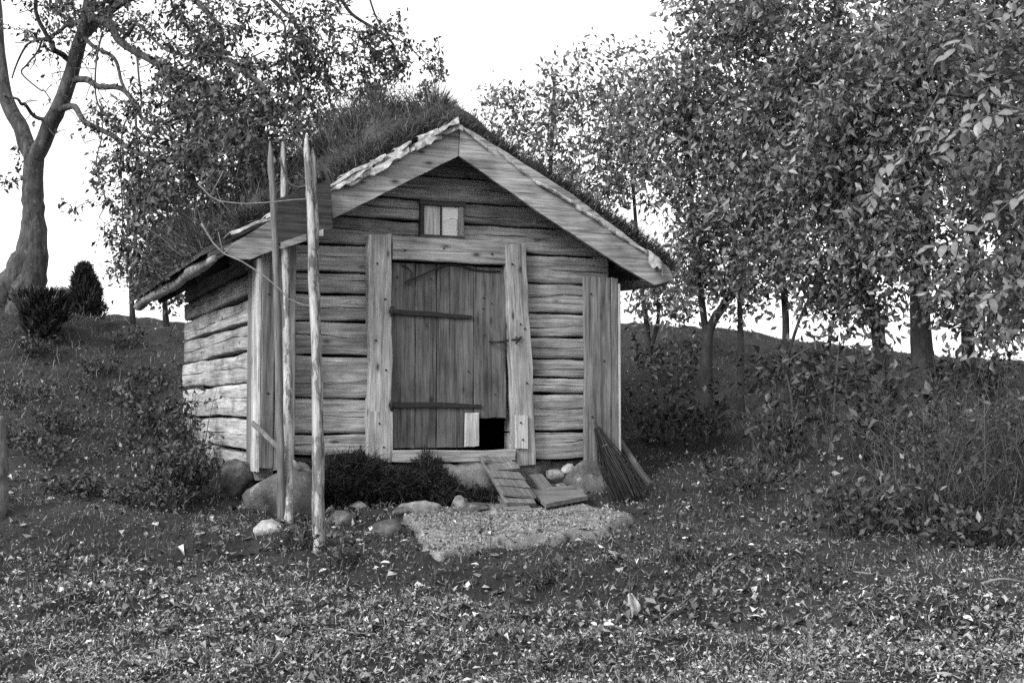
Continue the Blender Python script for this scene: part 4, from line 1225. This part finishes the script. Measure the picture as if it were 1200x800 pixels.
rtree('slim upright trunk standing alone against the sky gap', (918, 500, 14.0), [(921, 430, 14.0), (920, 360, 14), (915, 300, 14), (905, 180, 14), (900, 40, 14)], .055, .02,
      [(890, 120, 14, 70, 65, .9, 85), (880, 230, 14, 65, 55, .9, 70), (850, 20, 14, 75, 55, .9, 75), (870, 190, 14.9, 80, 90, .5, 60), (910, 300, 13.8, 80, 45, .7, 60)], 204,
      [([(921, 425, 14.0), (935, 380, 13.9), (950, 345, 13.8), (965, 310, 13.8)], .022, .01)])
rtree('crooked trunk bending right at its top beside a slim straight stem', (828, 452, 15.0), [(828, 420, 15.0), (832, 385, 15), (850, 355, 15), (868, 330, 15), (880, 250, 15)], .085, .03,
      [(840, 180, 15, 70, 60, .9, 75), (810, 100, 15, 70, 60, .9, 75), (850, 280, 15, 60, 40, .8, 45), (790, 200, 15, 60, 60, .8, 50), (840, 320, 14.8, 60, 35, .6, 22)], 205,
      [([(830, 410, 15), (822, 350, 15), (815, 280, 15), (805, 180, 15), (800, 60, 15)], .05, .02)], per=20, spread=.11)
rtree('slim straight stem rising beside the crooked trunk', (868, 462, 14.8), [(868, 420, 14.8), (867, 360, 14.8), (862, 300, 14.8), (850, 150, 14.8)], .045, .018,
      [(830, 260, 14.8, 55, 40, .8, 35), (770, 130, 15.2, 60, 60, .8, 60), (800, 310, 14.9, 60, 35, .6, 24), (870, 330, 14.6, 60, 45, .5, 34)], 206, per=20, spread=.11)
rtree('small twin-stemmed tree close behind the right eave', (760, 420, 16.6), [(758, 380, 16.6), (752, 340, 16.6), (745, 260, 16.6), (735, 130, 16.6)], .045, .02,
      [(720, 130, 16.6, 60, 55, .8, 60), (700, 200, 16.6, 55, 50, .8, 60), (745, 190, 16.4, 40, 40, .6, 32), (765, 330, 16.4, 35, 30, .5, 26), (800, 340, 16.2, 40, 30, .5, 18), (780, 365, 16.4, 35, 15, .4, 10)], 207,
      [([(762, 410, 16.6), (772, 370, 16.6), (766, 335, 16.6), (770, 290, 16.6)], .035, .012)], per=18, leaf=.10, spread=.11)
rtree('light-crowned tree rising straight behind the hut ridge', (640, 440, 17.4), [(640, 380, 17.4), (642, 300, 17.4), (645, 200, 17.4), (650, 90, 17.4)], .07, .02,
      [(600, 140, 17.4, 45, 40, .8, 34), (650, 130, 17.4, 50, 60, .8, 55), (640, 190, 17.2, 60, 40, .8, 45), (690, 90, 17.4, 45, 40, .8, 30), (575, 115, 17.4, 25, 25, .5, 8), (755, 70, 17, 45, 45, .6, 20)], 208, per=15, leaf=.095, spread=.11)
rtree('thin leaning stem right of the slim upright trunk', (962, 520, 13.4), [(965, 470, 13.4), (972, 400, 13.4), (982, 340, 13.4), (990, 260, 13.4)], .03, .012,
      [(975, 350, 13.3, 55, 40, .5, 24), (1000, 240, 13.4, 60, 50, .8, 40)], 209)
# nearest tree, its trunk beyond the right edge, with big drooping leaves
NEAR_TREE = rtree('nearest tree of the thicket with large drooping leaves at the right edge', (1330, 640, 9.6), [(1325, 500, 9.6), (1310, 300, 9.6), (1290, 120, 9.6), (1280, -60, 9.6)], .09, .04,
      [(1180, 60, 9.4, 70, 60, .5, 34), (1160, 200, 9.3, 70, 60, .5, 34), (1200, 300, 9.3, 50, 50, .4, 24), (1080, 40, 9.6, 70, 50, .5, 22), (1250, 180, 9.4, 80, 120, .7, 60), (1180, 370, 9.5, 45, 40, .4, 14)], 210,
      [([(1305, 260, 9.6), (1230, 170, 9.5), (1160, 120, 9.4), (1100, 110, 9.4)], .03, .01), ([(1290, 120, 9.6), (1200, 50, 9.6), (1120, 10, 9.7)], .03, .01),
       ([(1310, 300, 9.6), (1240, 270, 9.5), (1180, 255, 9.4)], .025, .009)], leaf=.09, per=24, lmat=M_LEAF_N, spread=.09, droop=.5, group=None)

# drooping sprays of large leaves: every leaf a part of its own
def big_leaf(name='leaf'):
    V = [(0, 0, 0), (.3, 0, -.03), (.7, 0, -.05), (1, 0, -.16), (.25, .2, .03), (.6, .24, .02), (.25, -.2, .03), (.6, -.24, .02), (.86, .11, -.06), (.86, -.11, -.06)]
    F = [(0, 1, 4), (1, 2, 5, 4), (2, 3, 8, 5), (0, 6, 1), (1, 6, 7, 2), (2, 7, 9, 3)]
    return mesh_np(name, V, F, True)
NEAR_LIMB = np.concatenate([smooth_path([P(*q_) for q_ in l_], 6) for l_ in (
    [(1305, 260, 9.6), (1230, 170, 9.5), (1160, 120, 9.4), (1100, 110, 9.4)], [(1290, 120, 9.6), (1200, 50, 9.6), (1120, 10, 9.7)], [(1310, 300, 9.6), (1240, 270, 9.5), (1180, 255, 9.4)])])
LEAFME = big_leaf(); LEAFME.materials.append(plain_mat('spray_leaf', .14, .4, .25, 3, .5))
def spray(label, pxs, Y, size, n_, seed):
    rr = random.Random(seed)
    pts = [P(x, y, Y) for x, y in pxs]
    nd = NEAR_LIMB[int(np.argmin(((NEAR_LIMB - pts[0]) ** 2).sum(-1)))]      # where the spray leaves its limb
    full = smooth_path([nd] + pts, 5); pts = full[5:]
    root = link('leafy_branch', tubes_np([(full, np.linspace(.009, .003, len(full)))], 5, name='leafy_branch'), None, NEAR_TREE, M_TWIG)
    root['label'] = label
    for i in range(n_):
        f = (i + .5) / n_
        k = min(int(f * (len(pts) - 1)), len(pts) - 2)
        c_ = pts[k] + (pts[k + 1] - pts[k]) * (f * (len(pts) - 1) - k)
        t = Vector(pts[k + 1] - pts[k]).normalized()
        sgn = 1 if i % 2 else -1
        sd = t.cross(Vector((0, 0, 1))).normalized()
        if rr.random() < .5: sd = Vector((1, 0, 0)) * (1 if sd.x >= 0 else -1)
        d_ = (sd * sgn * rr.uniform(.4, 1) + t * rr.uniform(.1, .6) + Vector((rr.uniform(-.3, .3), rr.uniform(-.5, .2), rr.uniform(-.9, .1)))).normalized()
        s_ = size * rr.uniform(.7, 1.2)
        M = frame(tuple(c_), d_, Vector((rr.uniform(-.3, .3), rr.uniform(-1.0, .1), rr.uniform(.4, 1)))) @ Matrix.Diagonal((s_, s_, s_, 1))
        link('leaf', LEAFME, M, root)
for lab, pxs, Y, sz, n_, sd in [
        ('pale leafy spray hanging highest at the right edge', [(1160, 100), (1140, 130), (1115, 165), (1090, 190)], 8.9, .115, 18, 1),
        ('pale leafy spray spreading sideways below the highest one', [(1200, 130), (1160, 135), (1130, 150), (1085, 150)], 8.8, .12, 18, 2),
        ('drooping leafy spray in the shaded middle of the thicket', [(1060, 180), (1035, 195), (1025, 220), (1020, 245)], 9.4, .115, 13, 3),
        ('long leafy spray arching down at the right edge below the others', [(1215, 215), (1180, 240), (1150, 265), (1110, 285), (1085, 290)], 8.8, .115, 24, 4),
        ('broad leafy spray at the very top right of the thicket', [(1210, 10), (1170, 20), (1130, 45), (1110, 70)], 8.9, .12, 18, 5),
        ('leafy spray hanging over the sky gap by the right edge', [(1215, 300), (1190, 330), (1165, 345), (1140, 360)], 9.0, .11, 16, 6)]:
    spray(lab, pxs, Y, sz, n_, sd)

# ------------------------------------------------------------------ junipers, shrubs, canes
def juniper(label, px, py, Y, h, r, seed, pointed=True):
    rr = np.random.RandomState(seed)
    b0 = on_bank(px, py, Y)
    root = thing('juniper', label, 'shrub', b0)
    stems = []
    for i in range(7):
        a = rr.uniform(0, 6.28); q_ = rr.uniform(.2, .7) * r
        stems.append((np.array([b0, b0 + [math.cos(a) * q_ * .6, math.sin(a) * q_ * .6, h * .4], b0 + [math.cos(a) * q_ * .5, math.sin(a) * q_ * .5, h * rr.uniform(.7, .92)]]), [.025, .015, .006]))
    link('stems', tubes_np(stems, 5, name='stems'), None, root, M_BARKD)
    n_ = 5200
    f = rr.rand(n_) ** .8
    prof = (np.sin(np.clip(f * 1.25 + .35, 0, math.pi) ) if not pointed else (1 - f) ** .75 * (.6 + .4 * np.minimum(1, f * 6)))
    a = rr.uniform(0, 6.28, n_)
    lob = 1 + .22 * np.sin(a * 3 + f * 9 + seed) + .15 * np.sin(a * 7 - f * 14)
    q_ = r * prof * lob * rr.uniform(.55, 1.0, n_)
    pos = b0 + np.stack([q_ * np.cos(a), q_ * np.sin(a), f * h * .95], -1)
    up = unit(np.stack([np.cos(a) * .6, np.sin(a) * .6, np.ones(n_)], -1) + rr.normal(0, .35, (n_, 3)))
    V, F = blades(pos, up, rr.uniform(.06, .16, n_), rr.uniform(.012, .03, n_), rr.uniform(-.3, .3, n_), rr)
    link('foliage', mesh_np('foliage', V, F), None, root, M_NEEDLE)['kind'] = 'stuff'
juniper('dark pointed juniper bush on the bank crest', 98, 378, 18.3, .82, .34, 1)
juniper('dark rounded juniper bush right at the foot of the old fruit tree', 50, 380, 16.35, .68, .30, 2, False)

def shrub(name, label, base, h, r, stems, per, leaf, seed, lmat=None, smat=None, group=None, flat=.3, cat_='shrub', droop=.2, lean=(0, 0), width=.5):
    rr = np.random.RandomState(seed)
    root = thing(name, label, cat_, base, 0, group)
    paths, lp, ld = [], [], []
    base = np.array(base)
    for i in range(stems):
        a = rr.uniform(0, 6.28); q_ = r * rr.rand() ** .5; hh = h * rr.uniform(.5, 1)
        s0 = base + np.array([math.cos(a) * q_ * .35, math.sin(a) * q_ * .35, 0]); s0[2] = gz(s0[0], s0[1]) - .02
        e = base + np.array([math.cos(a) * q_ + lean[0], math.sin(a) * q_ + lean[1], hh])
        m = 6; f = np.linspace(0, 1, m)[:, None]
        path = s0 + (e - s0) * f + rr.normal(0, .05, 3) * np.sin(f * math.pi) * h
        path[1:] += rr.normal(0, .012, (m - 1, 3))
        paths.append((path, np.linspace(.006, .002, m)))
        k = int(per * rr.uniform(.5, 1.4))
        t = rr.uniform(.15, 1, k) ** .8 * (m - 1); i0 = np.clip(t.astype(int), 0, m - 2); fr = (t - i0)[:, None]
        lp.append(path[i0] * (1 - fr) + path[i0 + 1] * fr + rr.normal(0, leaf * .5, (k, 3)))
        ld.append(rr.normal(0, .8, (k, 3)) + np.array([0, -.1, -droop]))
    link('stems', tubes_np(paths, 4, name='stems', cap=False), None, root, smat or M_TWIG)
    if per:
        pos = np.concatenate(lp); pos[:, 2] = np.maximum(pos[:, 2], zg(pos[:, 0], pos[:, 1]) + .01)
        V, F = leaves(pos, np.concatenate(ld), leaf * rr.uniform(.6, 1.25, len(pos)), rr, width, flat=flat)
        link('foliage', mesh_np('foliage', V, F), None, root, lmat or M_HERB)['kind'] = 'stuff'
    return root
shrub('nettle_clump', 'dense dark nettles against the left side wall of the hut', G(205, 585), .50, .36, 70, 26, .055, 301, cat_='nettles')
shrub('nettle_clump', 'low leafy weeds spreading in front of the nettles left of the boulders', G(180, 598), .22, .36, 40, 20, .05, 302, cat_='weeds')
shrub('climbing_shrub', 'leafy shrub climbing over the lower logs of the left side wall', hw(-.32, 1.6, -.62), .85, .30, 22, 14, .075, 303)
shrub('climbing_shrub', 'tall weeds at the far end of the left side wall', hw(-.45, 3.0, -.35), .7, .35, 24, 18, .08, 304)
SH = [('leafy undergrowth bush beneath the slim upright trunk', (912, 545), .8, .45, 20, 14, .10, 311),
      ('sparse leafy bush in deep shade beside the crooked trunk', (835, 520), .7, .5, 18, 12, .10, 312),
      ('leafy bush between the thin leaning stem and the thickest trunk', (1010, 540), 1.0, .5, 26, 15, .10, 313),
      ('big-leaved bush before the thickest trunk', (1065, 560), 1.15, .45, 26, 15, .115, 314),
      ('low dark bush hugging the right corner of the hut', (775, 520), .6, .45, 18, 14, .09, 315),
      ('spreading leafy bush in front of the brush canes', (1010, 625), .45, .55, 46, 15, .075, 316),
      ('bushy weeds at the right end beside the white peg', (1150, 640), .32, .5, 40, 14, .075, 317),
      ('dark bush on the bank behind the low dark bush', (785, 450), .7, .6, 26, 16, .09, 318),
      ('dark bush high on the bank behind the slim upright trunk', (930, 470), .6, .6, 26, 16, .09, 319),
      ('leafy weeds in the clearing right of the doorstep slab', (880, 575), .3, .5, 26, 12, .075, 320),
      ('leafy bush at the foot of the trunk right of the thickest one', (1130, 470), .6, .6, 26, 15, .095, 321)]
for lab, (x, y), h, r, st, per, lf, sd in SH:
    shrub('bush', lab, G(x, y), h, r, st, per, lf, sd, group=None, lmat=M_LEAF_L if sd in (311, 313, 314, 321) else M_HERB)
def sapling(label, pxs, Y, seed, n_=40, leaf=.11):
    pts = [P(x, y, Y) for x, y in pxs]; pts[0][2] = gz(pts[0][0], pts[0][1]) - .03
    make_tree('sapling', label, [(pts, .02, .007)], [(pts[-1] + np.array([0, 0, -.15]), (.35, .3, .3), 10), (pts[len(pts) // 2], (.35, .3, .2), 6)], seed, leaf=leaf, per=8, bark=M_TWIG, lmat=M_LEAF_L, droop=.3, trunk_n=6)
sapling('pale-stemmed sapling in front of the slim upright trunk', [(905, 505), (908, 470), (911, 440), (918, 420)], 13.0, 331)
sapling('bent sapling with a pale slanting twig toward the sky gap', [(930, 515), (928, 470), (922, 430), (940, 412), (960, 403)], 12.9, 332)
sapling('straight sapling standing before the thin leaning stem', [(972, 545), (976, 500), (980, 440), (984, 400)], 12.4, 333)

def canes(label, x, y, n_, h, r, seed):
    rr = np.random.RandomState(seed); b0 = G(x, y)
    root = thing('brush_canes', label, 'brush', b0)
    paths = []
    for i in range(n_):
        p0 = b0 + np.array([rr.uniform(-r, r), rr.uniform(-.5, .6) * r, 0]); p0[2] = gz(p0[0], p0[1]) - .02
        hh = h * rr.uniform(.35, 1); ln_ = rr.normal(0, .38, 2) * hh
        f = np.linspace(0, 1, 5)[:, None]
        e = p0 + np.array([ln_[0], ln_[1], hh])
        pa = p0 + (e - p0) * f + rr.normal(0, .10, 3) * hh * np.sin(f * math.pi) - np.array([0, 0, .15 * hh]) * f ** 3
        paths.append((pa, np.linspace(.0045, .0018, 5)))
        for _ in range(4):
            k = rr.randint(1, 5); s_ = pa[k]
            paths.append((np.array([s_, s_ + rr.normal(0, .07, 3) * hh + np.array([0, 0, .04]), s_ + rr.normal(0, .13, 3) * hh + np.array([0, 0, .07])]), [.0028, .002, .0012]))
    link('canes', tubes_np(paths, 4, name='canes', cap=False), None, root, M_DRYST)['kind'] = 'stuff'
    k = n_ * 55
    p0 = b0 + np.stack([rr.uniform(-r, r, k), rr.uniform(-.5, .6, k) * r, np.zeros(k)], -1); p0[:, 2] = zg(p0[:, 0], p0[:, 1])
    V, F = blades(p0, unit(rr.normal(0, .45, (k, 3)) + [0, 0, 1]), rr.uniform(.12, .55, k) * h * .8, rr.uniform(.004, .008, k), rr.uniform(-.3, 1.1, k), rr)
    k = n_ * 9
    pos = b0 + np.stack([rr.uniform(-r, r, k), rr.uniform(-.5, .6, k) * r, np.zeros(k)], -1); pos[:, 2] = zg(pos[:, 0], pos[:, 1]) + h * rr.rand(k) ** 1.2 * .85
    L_ = leaves(pos, rr.normal(0, 1, (k, 3)) + [0, 0, -.2], rr.uniform(.03, .075, k), rr, .5)
    link('tall_grass', tri_leaf_mesh('tall_grass', [(V, F), L_]), None, root, M_RGRASS)['kind'] = 'stuff'
canes('dense stand of dry brush canes and tall grass at the right edge', 1160, 600, 120, 1.05, .62, 351)
canes('dry brush canes on the rising bank behind the dense stand', 1185, 545, 110, 1.0, .9, 352)
canes('tall dry grass tussock in front of the thickest trunk', 1095, 585, 60, .75, .35, 353)

# ------------------------------------------------------------------ lawn: grass, herbs, fallen leaves
rv = np.random.RandomState(77)
def inside_poly(x, y, poly):
    ins = np.zeros(len(x), bool); j = len(poly) - 1
    for i in range(len(poly)):
        xi, yi = poly[i]; xj, yj = poly[j]
        c_ = ((yi > y) != (yj > y)) & (x < (xj - xi) * (y - yi) / (yj - yi + 1e-12) + xi)
        ins ^= c_; j = i
    return ins
HI = np.array(HM.inverted())
slab_in = slab_poly.mean(0) + (slab_poly - slab_poly.mean(0)) * .93 + np.random.RandomState(2).normal(0, .02, slab_poly.shape)
def keep(x, y, slab_ok=False):
    u_ = HI[0, 0] * x + HI[0, 1] * y + HI[0, 3]; w_ = HI[1, 0] * x + HI[1, 1] * y + HI[1, 3]
    k = ~((u_ > -.05) & (u_ < W + .05) & (w_ > -.12) & (w_ < D + .05))
    if not slab_ok: k &= ~inside_poly(x, y, slab_in)
    return k
def scatter(n_, y0, y1, half=.62, power=0.0):
    y = np.exp(rv.uniform(math.log(y0), math.log(y1), n_)); x = rv.uniform(-half, half, n_) * y
    return x, y
def patch(x, y, s=1.0, ph=0.0):
    return .5 + .25 * np.sin(1.7 * s * x + 2.1 * np.sin(1.1 * s * y + ph) + ph) + .25 * np.sin(2.3 * s * y - 1.3 * s * x + 1.7 * np.sin(s * x * 1.9) + 2 * ph)
x, y = scatter(170000, 5.0, 20)
k = keep(x, y) & (rv.rand(len(x)) < .2 + .8 * patch(x, y))
x, y = x[k], y[k]; n_ = len(x)
ln = rv.uniform(.02, .06, n_) + .05 * rv.rand(n_) ** 3 + np.where(y > 12.5, .06 * rv.rand(n_), 0)
V, F = blades(np.stack([x, y, zg(x, y) - .004], -1), unit(rv.normal(0, .45, (n_, 3)) + [0, 0, 1]), ln, rv.uniform(.003, .006, n_), rv.uniform(-.2, 1, n_), rv)
o = link('lawn_grass', mesh_np('lawn_grass', V, F), None, None, M_GRASS); tag(o, 'short grass growing over the ground round the hut', 'grass', kind='stuff')
# low herbs
x, y = scatter(120000, 5.0, 17)
k = keep(x, y) & (rv.rand(len(x)) < .15 + .85 * patch(x, y, 1.4, 2.0) ** 1.5)
x, y = x[k], y[k]; n_ = len(x)
V, F = leaves(np.stack([x, y, zg(x, y) + rv.uniform(.0, .05, n_)], -1), rv.normal(0, 1, (n_, 3)) * [1, 1, .45] + [0, 0, .15], rv.uniform(.008, .028, n_), rv, .75, .25, flat=.4)
o = link('ground_herbs', mesh_np('ground_herbs', V, F), None, None, M_GHERB); tag(o, 'low broad-leaved herbs matted between the grass', 'herbs', kind='stuff')
# fallen leaves
x, y = scatter(105000, 5.0, 18)
k = keep(x, y, True) & (rv.rand(len(x)) < (.12 + .88 * patch(x, y, 1.1, 4.0) ** 1.3) * (1 - .45 * sstep(7.0, 9.5, y)))
on_s = inside_poly(x, y, slab_poly); k &= ~(on_s & (rv.rand(len(x)) < .93))
x, y, on_s = x[k], y[k], on_s[k]; n_ = len(x)
zz = np.where(on_s, np.array([slab_z(a, b) for a, b in zip(x, y)]) + .012, zg(x, y) + rv.uniform(.005, .035, n_))
V, F = leaves(np.stack([x, y, zz], -1), rv.normal(0, 1, (n_, 3)) * [1, 1, .25], rv.uniform(.010, .034, n_) + .06 * rv.rand(n_) ** 4, rv, .7, .3, flat=.7)
o = link('fallen_leaves', mesh_np('fallen_leaves', V, F), None, None, M_LITTER); tag(o, 'fallen leaves littering the grass and slab', 'leaves', kind='stuff')
# pale dry grass in the open foreground, its brighter light put into the tone
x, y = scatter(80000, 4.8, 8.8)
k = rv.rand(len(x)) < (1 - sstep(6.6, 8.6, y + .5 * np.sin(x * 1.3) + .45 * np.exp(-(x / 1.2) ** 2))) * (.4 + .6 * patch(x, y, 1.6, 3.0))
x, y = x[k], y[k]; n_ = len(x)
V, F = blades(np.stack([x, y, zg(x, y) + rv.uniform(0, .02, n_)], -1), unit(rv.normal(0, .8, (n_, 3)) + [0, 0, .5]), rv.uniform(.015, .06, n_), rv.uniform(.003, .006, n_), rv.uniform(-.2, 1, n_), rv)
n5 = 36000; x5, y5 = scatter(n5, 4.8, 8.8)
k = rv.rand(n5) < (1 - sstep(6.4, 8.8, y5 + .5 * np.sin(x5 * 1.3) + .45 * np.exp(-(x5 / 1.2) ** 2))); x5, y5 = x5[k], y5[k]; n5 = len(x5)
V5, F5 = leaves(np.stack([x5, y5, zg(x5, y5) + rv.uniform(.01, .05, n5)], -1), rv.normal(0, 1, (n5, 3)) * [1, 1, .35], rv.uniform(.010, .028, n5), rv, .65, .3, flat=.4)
o = link('lit_dry_grass', tri_leaf_mesh('lit_dry_grass', [(V, F), (V5, F5)]), None, None, M_LITDRYG); tag(o, 'pale dry grass over the open lawn, brighter light put in its tone', 'grass', kind='stuff')
# taller grass on the left bank
n_ = 9000
x = rv.uniform(-9, -3.5, n_); y = rv.uniform(12.5, 19.5, n_)
k = keep(x, y) & (rv.rand(n_) < patch(x, y, 1.3, 1.0) * np.where(x < -5.6, .8, .2)); x, y = x[k], y[k]; n_ = len(x)
V, F = blades(np.stack([x, y, zg(x, y) - .01], -1), unit(rv.normal(0, .35, (n_, 3)) + [0, 0, 1]), rv.uniform(.06, .22, n_), rv.uniform(.005, .010, n_), rv.uniform(0, 1, n_), rv)
o = link('bank_grass', mesh_np('bank_grass', V, F), None, None, M_BANKG); tag(o, 'long pale grass on the bank below the old fruit tree', 'grass', kind='stuff')

# ------------------------------------------------------------------ small things lying about
def scrap(label, px, py, w_, h_, seed, mat, cat_, name):
    rr = random.Random(seed); g_ = G(px, py)
    n1, n2_ = 5, 7; V = []
    for i in range(n1):
        for j in range(n2_):
            a, b2 = i / (n1 - 1) - .5, j / (n2_ - 1)
            wd = w_ * (.35 + .75 * math.sin(2.6 * b2 + .3) ** 2) * rr.uniform(.7, 1.15)
            V.append((a * wd + .25 * w_ * math.sin(4 * b2), .03 * math.sin(a * 5) + .06 * b2 + rr.uniform(-.008, .008), b2 * h_ + rr.uniform(-.006, .006)))
    F = [(i * n2_ + j, (i + 1) * n2_ + j, (i + 1) * n2_ + j + 1, i * n2_ + j + 1) for i in range(n1 - 1) for j in range(n2_ - 1)]
    o = link(name, mesh_np(name, V, F, True), Matrix.Translation(Vector(g_)) @ Matrix.Rotation(rr.uniform(-.5, .5), 4, 'Z'), None, mat)
    so = o.modifiers.new('thickness', 'SOLIDIFY'); so.thickness = .004
    tag(o, label, cat_)
scrap('crumpled white bark scrap standing up in the foreground grass', 741, 726, .06, .13, 1, M_BARKS, 'bark', 'bark_scrap')
scrap('small curled pale scrap lying left of the crumpled white one', 722, 655, .10, .05, 2, M_BARKS, 'bark', 'bark_scrap')
g_ = G(1110, 598)
tag(link('peg', board_mesh(.11, .035, .03, rg, name='peg'), frame(tuple(g_ - np.array([0, 0, .02])), (.05, 0, 1), (1, 0, 0)), None, M_PAPER), 'short white wooden peg stuck in the ground by the brush canes', 'peg')
for lab, pxs, r in [('dark fallen twig slanting in the grass right of the slab', [(815, 690), (830, 680), (848, 665), (863, 655)], .010),
                    ('pale straight twig lying in the right foreground', [(1000, 676), (1022, 679), (1046, 683)], .007),
                    ('thin pale twig lying in the grass left of the slab', [(362, 748), (385, 744), (410, 748), (440, 750)], .007),
                    ('long pale twig at the far right of the foreground', [(1150, 690), (1175, 684), (1205, 690)], .010),
                    ('crooked twig in the grass below the crumpled white scrap', [(775, 735), (790, 722), (808, 705)], .007)]:
    pts = []
    for a, b2 in pxs:
        q_ = G(a, b2); q_[2] += .03; pts.append(q_)
    pts = np.array(pts)
    tag(link('twig', tubes_np([(smooth_path(pts - pts[0], 4), np.linspace(r, r * .5, (len(pts) - 1) * 4 + 1))], 6, name='twig'), Matrix.Translation(Vector(pts[0])), None, M_DEAD), lab, 'twig')
def stalk(label, px, py, h, seed):
    rr = np.random.RandomState(seed); g_ = G(px, py)
    root = thing('dry_stalk', label, 'weed', g_)
    pts = np.array([g_ - [0, 0, .02], g_ + [.01, 0, h * .5], g_ + [-.005, .01, h]])
    paths = [(pts, [.004, .0035, .002])]
    for i in range(6):
        f = rr.uniform(.4, 1); s_ = g_ + np.array([0, 0, h * f]); paths.append((np.array([s_, s_ + rr.normal(0, .03, 3) + [0, 0, .04]]), [.002, .001]))
    link('stem', tubes_np(paths, 4, name='stem', cap=False), None, root, M_TWIG)
    k = 22; pos = g_ + np.stack([rr.normal(0, .02, k), rr.normal(0, .02, k), rr.uniform(.35, 1.05, k) * h], -1)
    V, F = leaves(pos, rr.normal(0, 1, (k, 3)), rr.uniform(.012, .03, k), rr, .5)
    link('seed_heads', mesh_np('seed_heads', V, F), None, root, M_BRUSH)['kind'] = 'stuff'
stalk('tall dry weed stalk rising in front of the slab and ramp', 574, 648, .32, 1)
stalk('thin dry weed stalk left of the tall one before the slab', 563, 643, .22, 2)
stalk('dry weed stalk beside the crumpled white scrap', 737, 705, .45, 3)
# old fence post at the left edge
g_ = G(-3, 606)
tag2(pole('fence_post', 'weathered leaning fence post at the left edge of the lawn', [below(g_, .1), P(-1, 550, g_[1]), P(-5, 488, g_[1])], .07, .06, M_POLED, seed=19, rough=.1, tip=False), 'post')
# a few individual weeds by the poles and slab
for i, (x, y, h, r, lab) in enumerate([(400, 660, .22, .2, 'small leafy weed at the foot of the tallest pole'), (800, 660, .2, .22, 'small leafy weed in the grass right of the doorstep slab'),
                                       (960, 690, .2, .3, 'feathery low weed tuft in the right foreground'), (640, 690, .14, .2, 'tiny weed in the grass straight before the slab'), (345, 640, .15, .18, 'leafy weed at the foot of the pale pole')]):
    shrub('weed', lab, G(x, y), h, r, 14, 12, .045, 400 + i, cat_='weed')

BK = 'weed clumps on the left bank'
rq = random.Random(5)
for i, (x, y) in enumerate([(30, 470), (75, 500), (130, 470), (160, 530), (60, 540), (120, 440), (175, 450), (20, 520), (100, 580), (185, 495), (40, 415), (150, 405)]):
    shrub('weed', 'low dark weed clump on the slope left of the hut', G(x, y), rq.uniform(.14, .28), rq.uniform(.25, .5), 20, 14, .055, 450 + i, cat_='weed', group=BK)
LM = big_leaf('fallen_leaf'); LM.materials.append(plain_mat('pale_dry_leaf', .5, .6, .25, 3, .3))
LG = 'pale fallen leaves'
rl = np.random.RandomState(12)
pxs = [(rl.uniform(380, 560), rl.uniform(600, 680)) for _ in range(12)] + [(rl.uniform(780, 1000), rl.uniform(575, 660)) for _ in range(22)] + [(rl.uniform(690, 1180), rl.uniform(640, 790)) for _ in range(22)] + [(rl.uniform(10, 500), rl.uniform(640, 790)) for _ in range(18)]
for x, y in pxs:
    g_ = G(x, y)
    if inside_poly(np.array([g_[0]]), np.array([g_[1]]), slab_poly)[0]: continue
    sc_ = rl.uniform(.04, .07); a = rl.uniform(0, 6.28)
    M = frame((g_[0], g_[1], g_[2] + .035), (math.cos(a), math.sin(a), rl.uniform(-.1, .3)), (rl.normal(0, .3), rl.normal(-.2, .3), 1)) @ Matrix.Diagonal((sc_, sc_, sc_ * 1.5, 1))
    tag(link('fallen_leaf', LM, M), 'single pale dry leaf lying on the grass', 'leaf', LG)
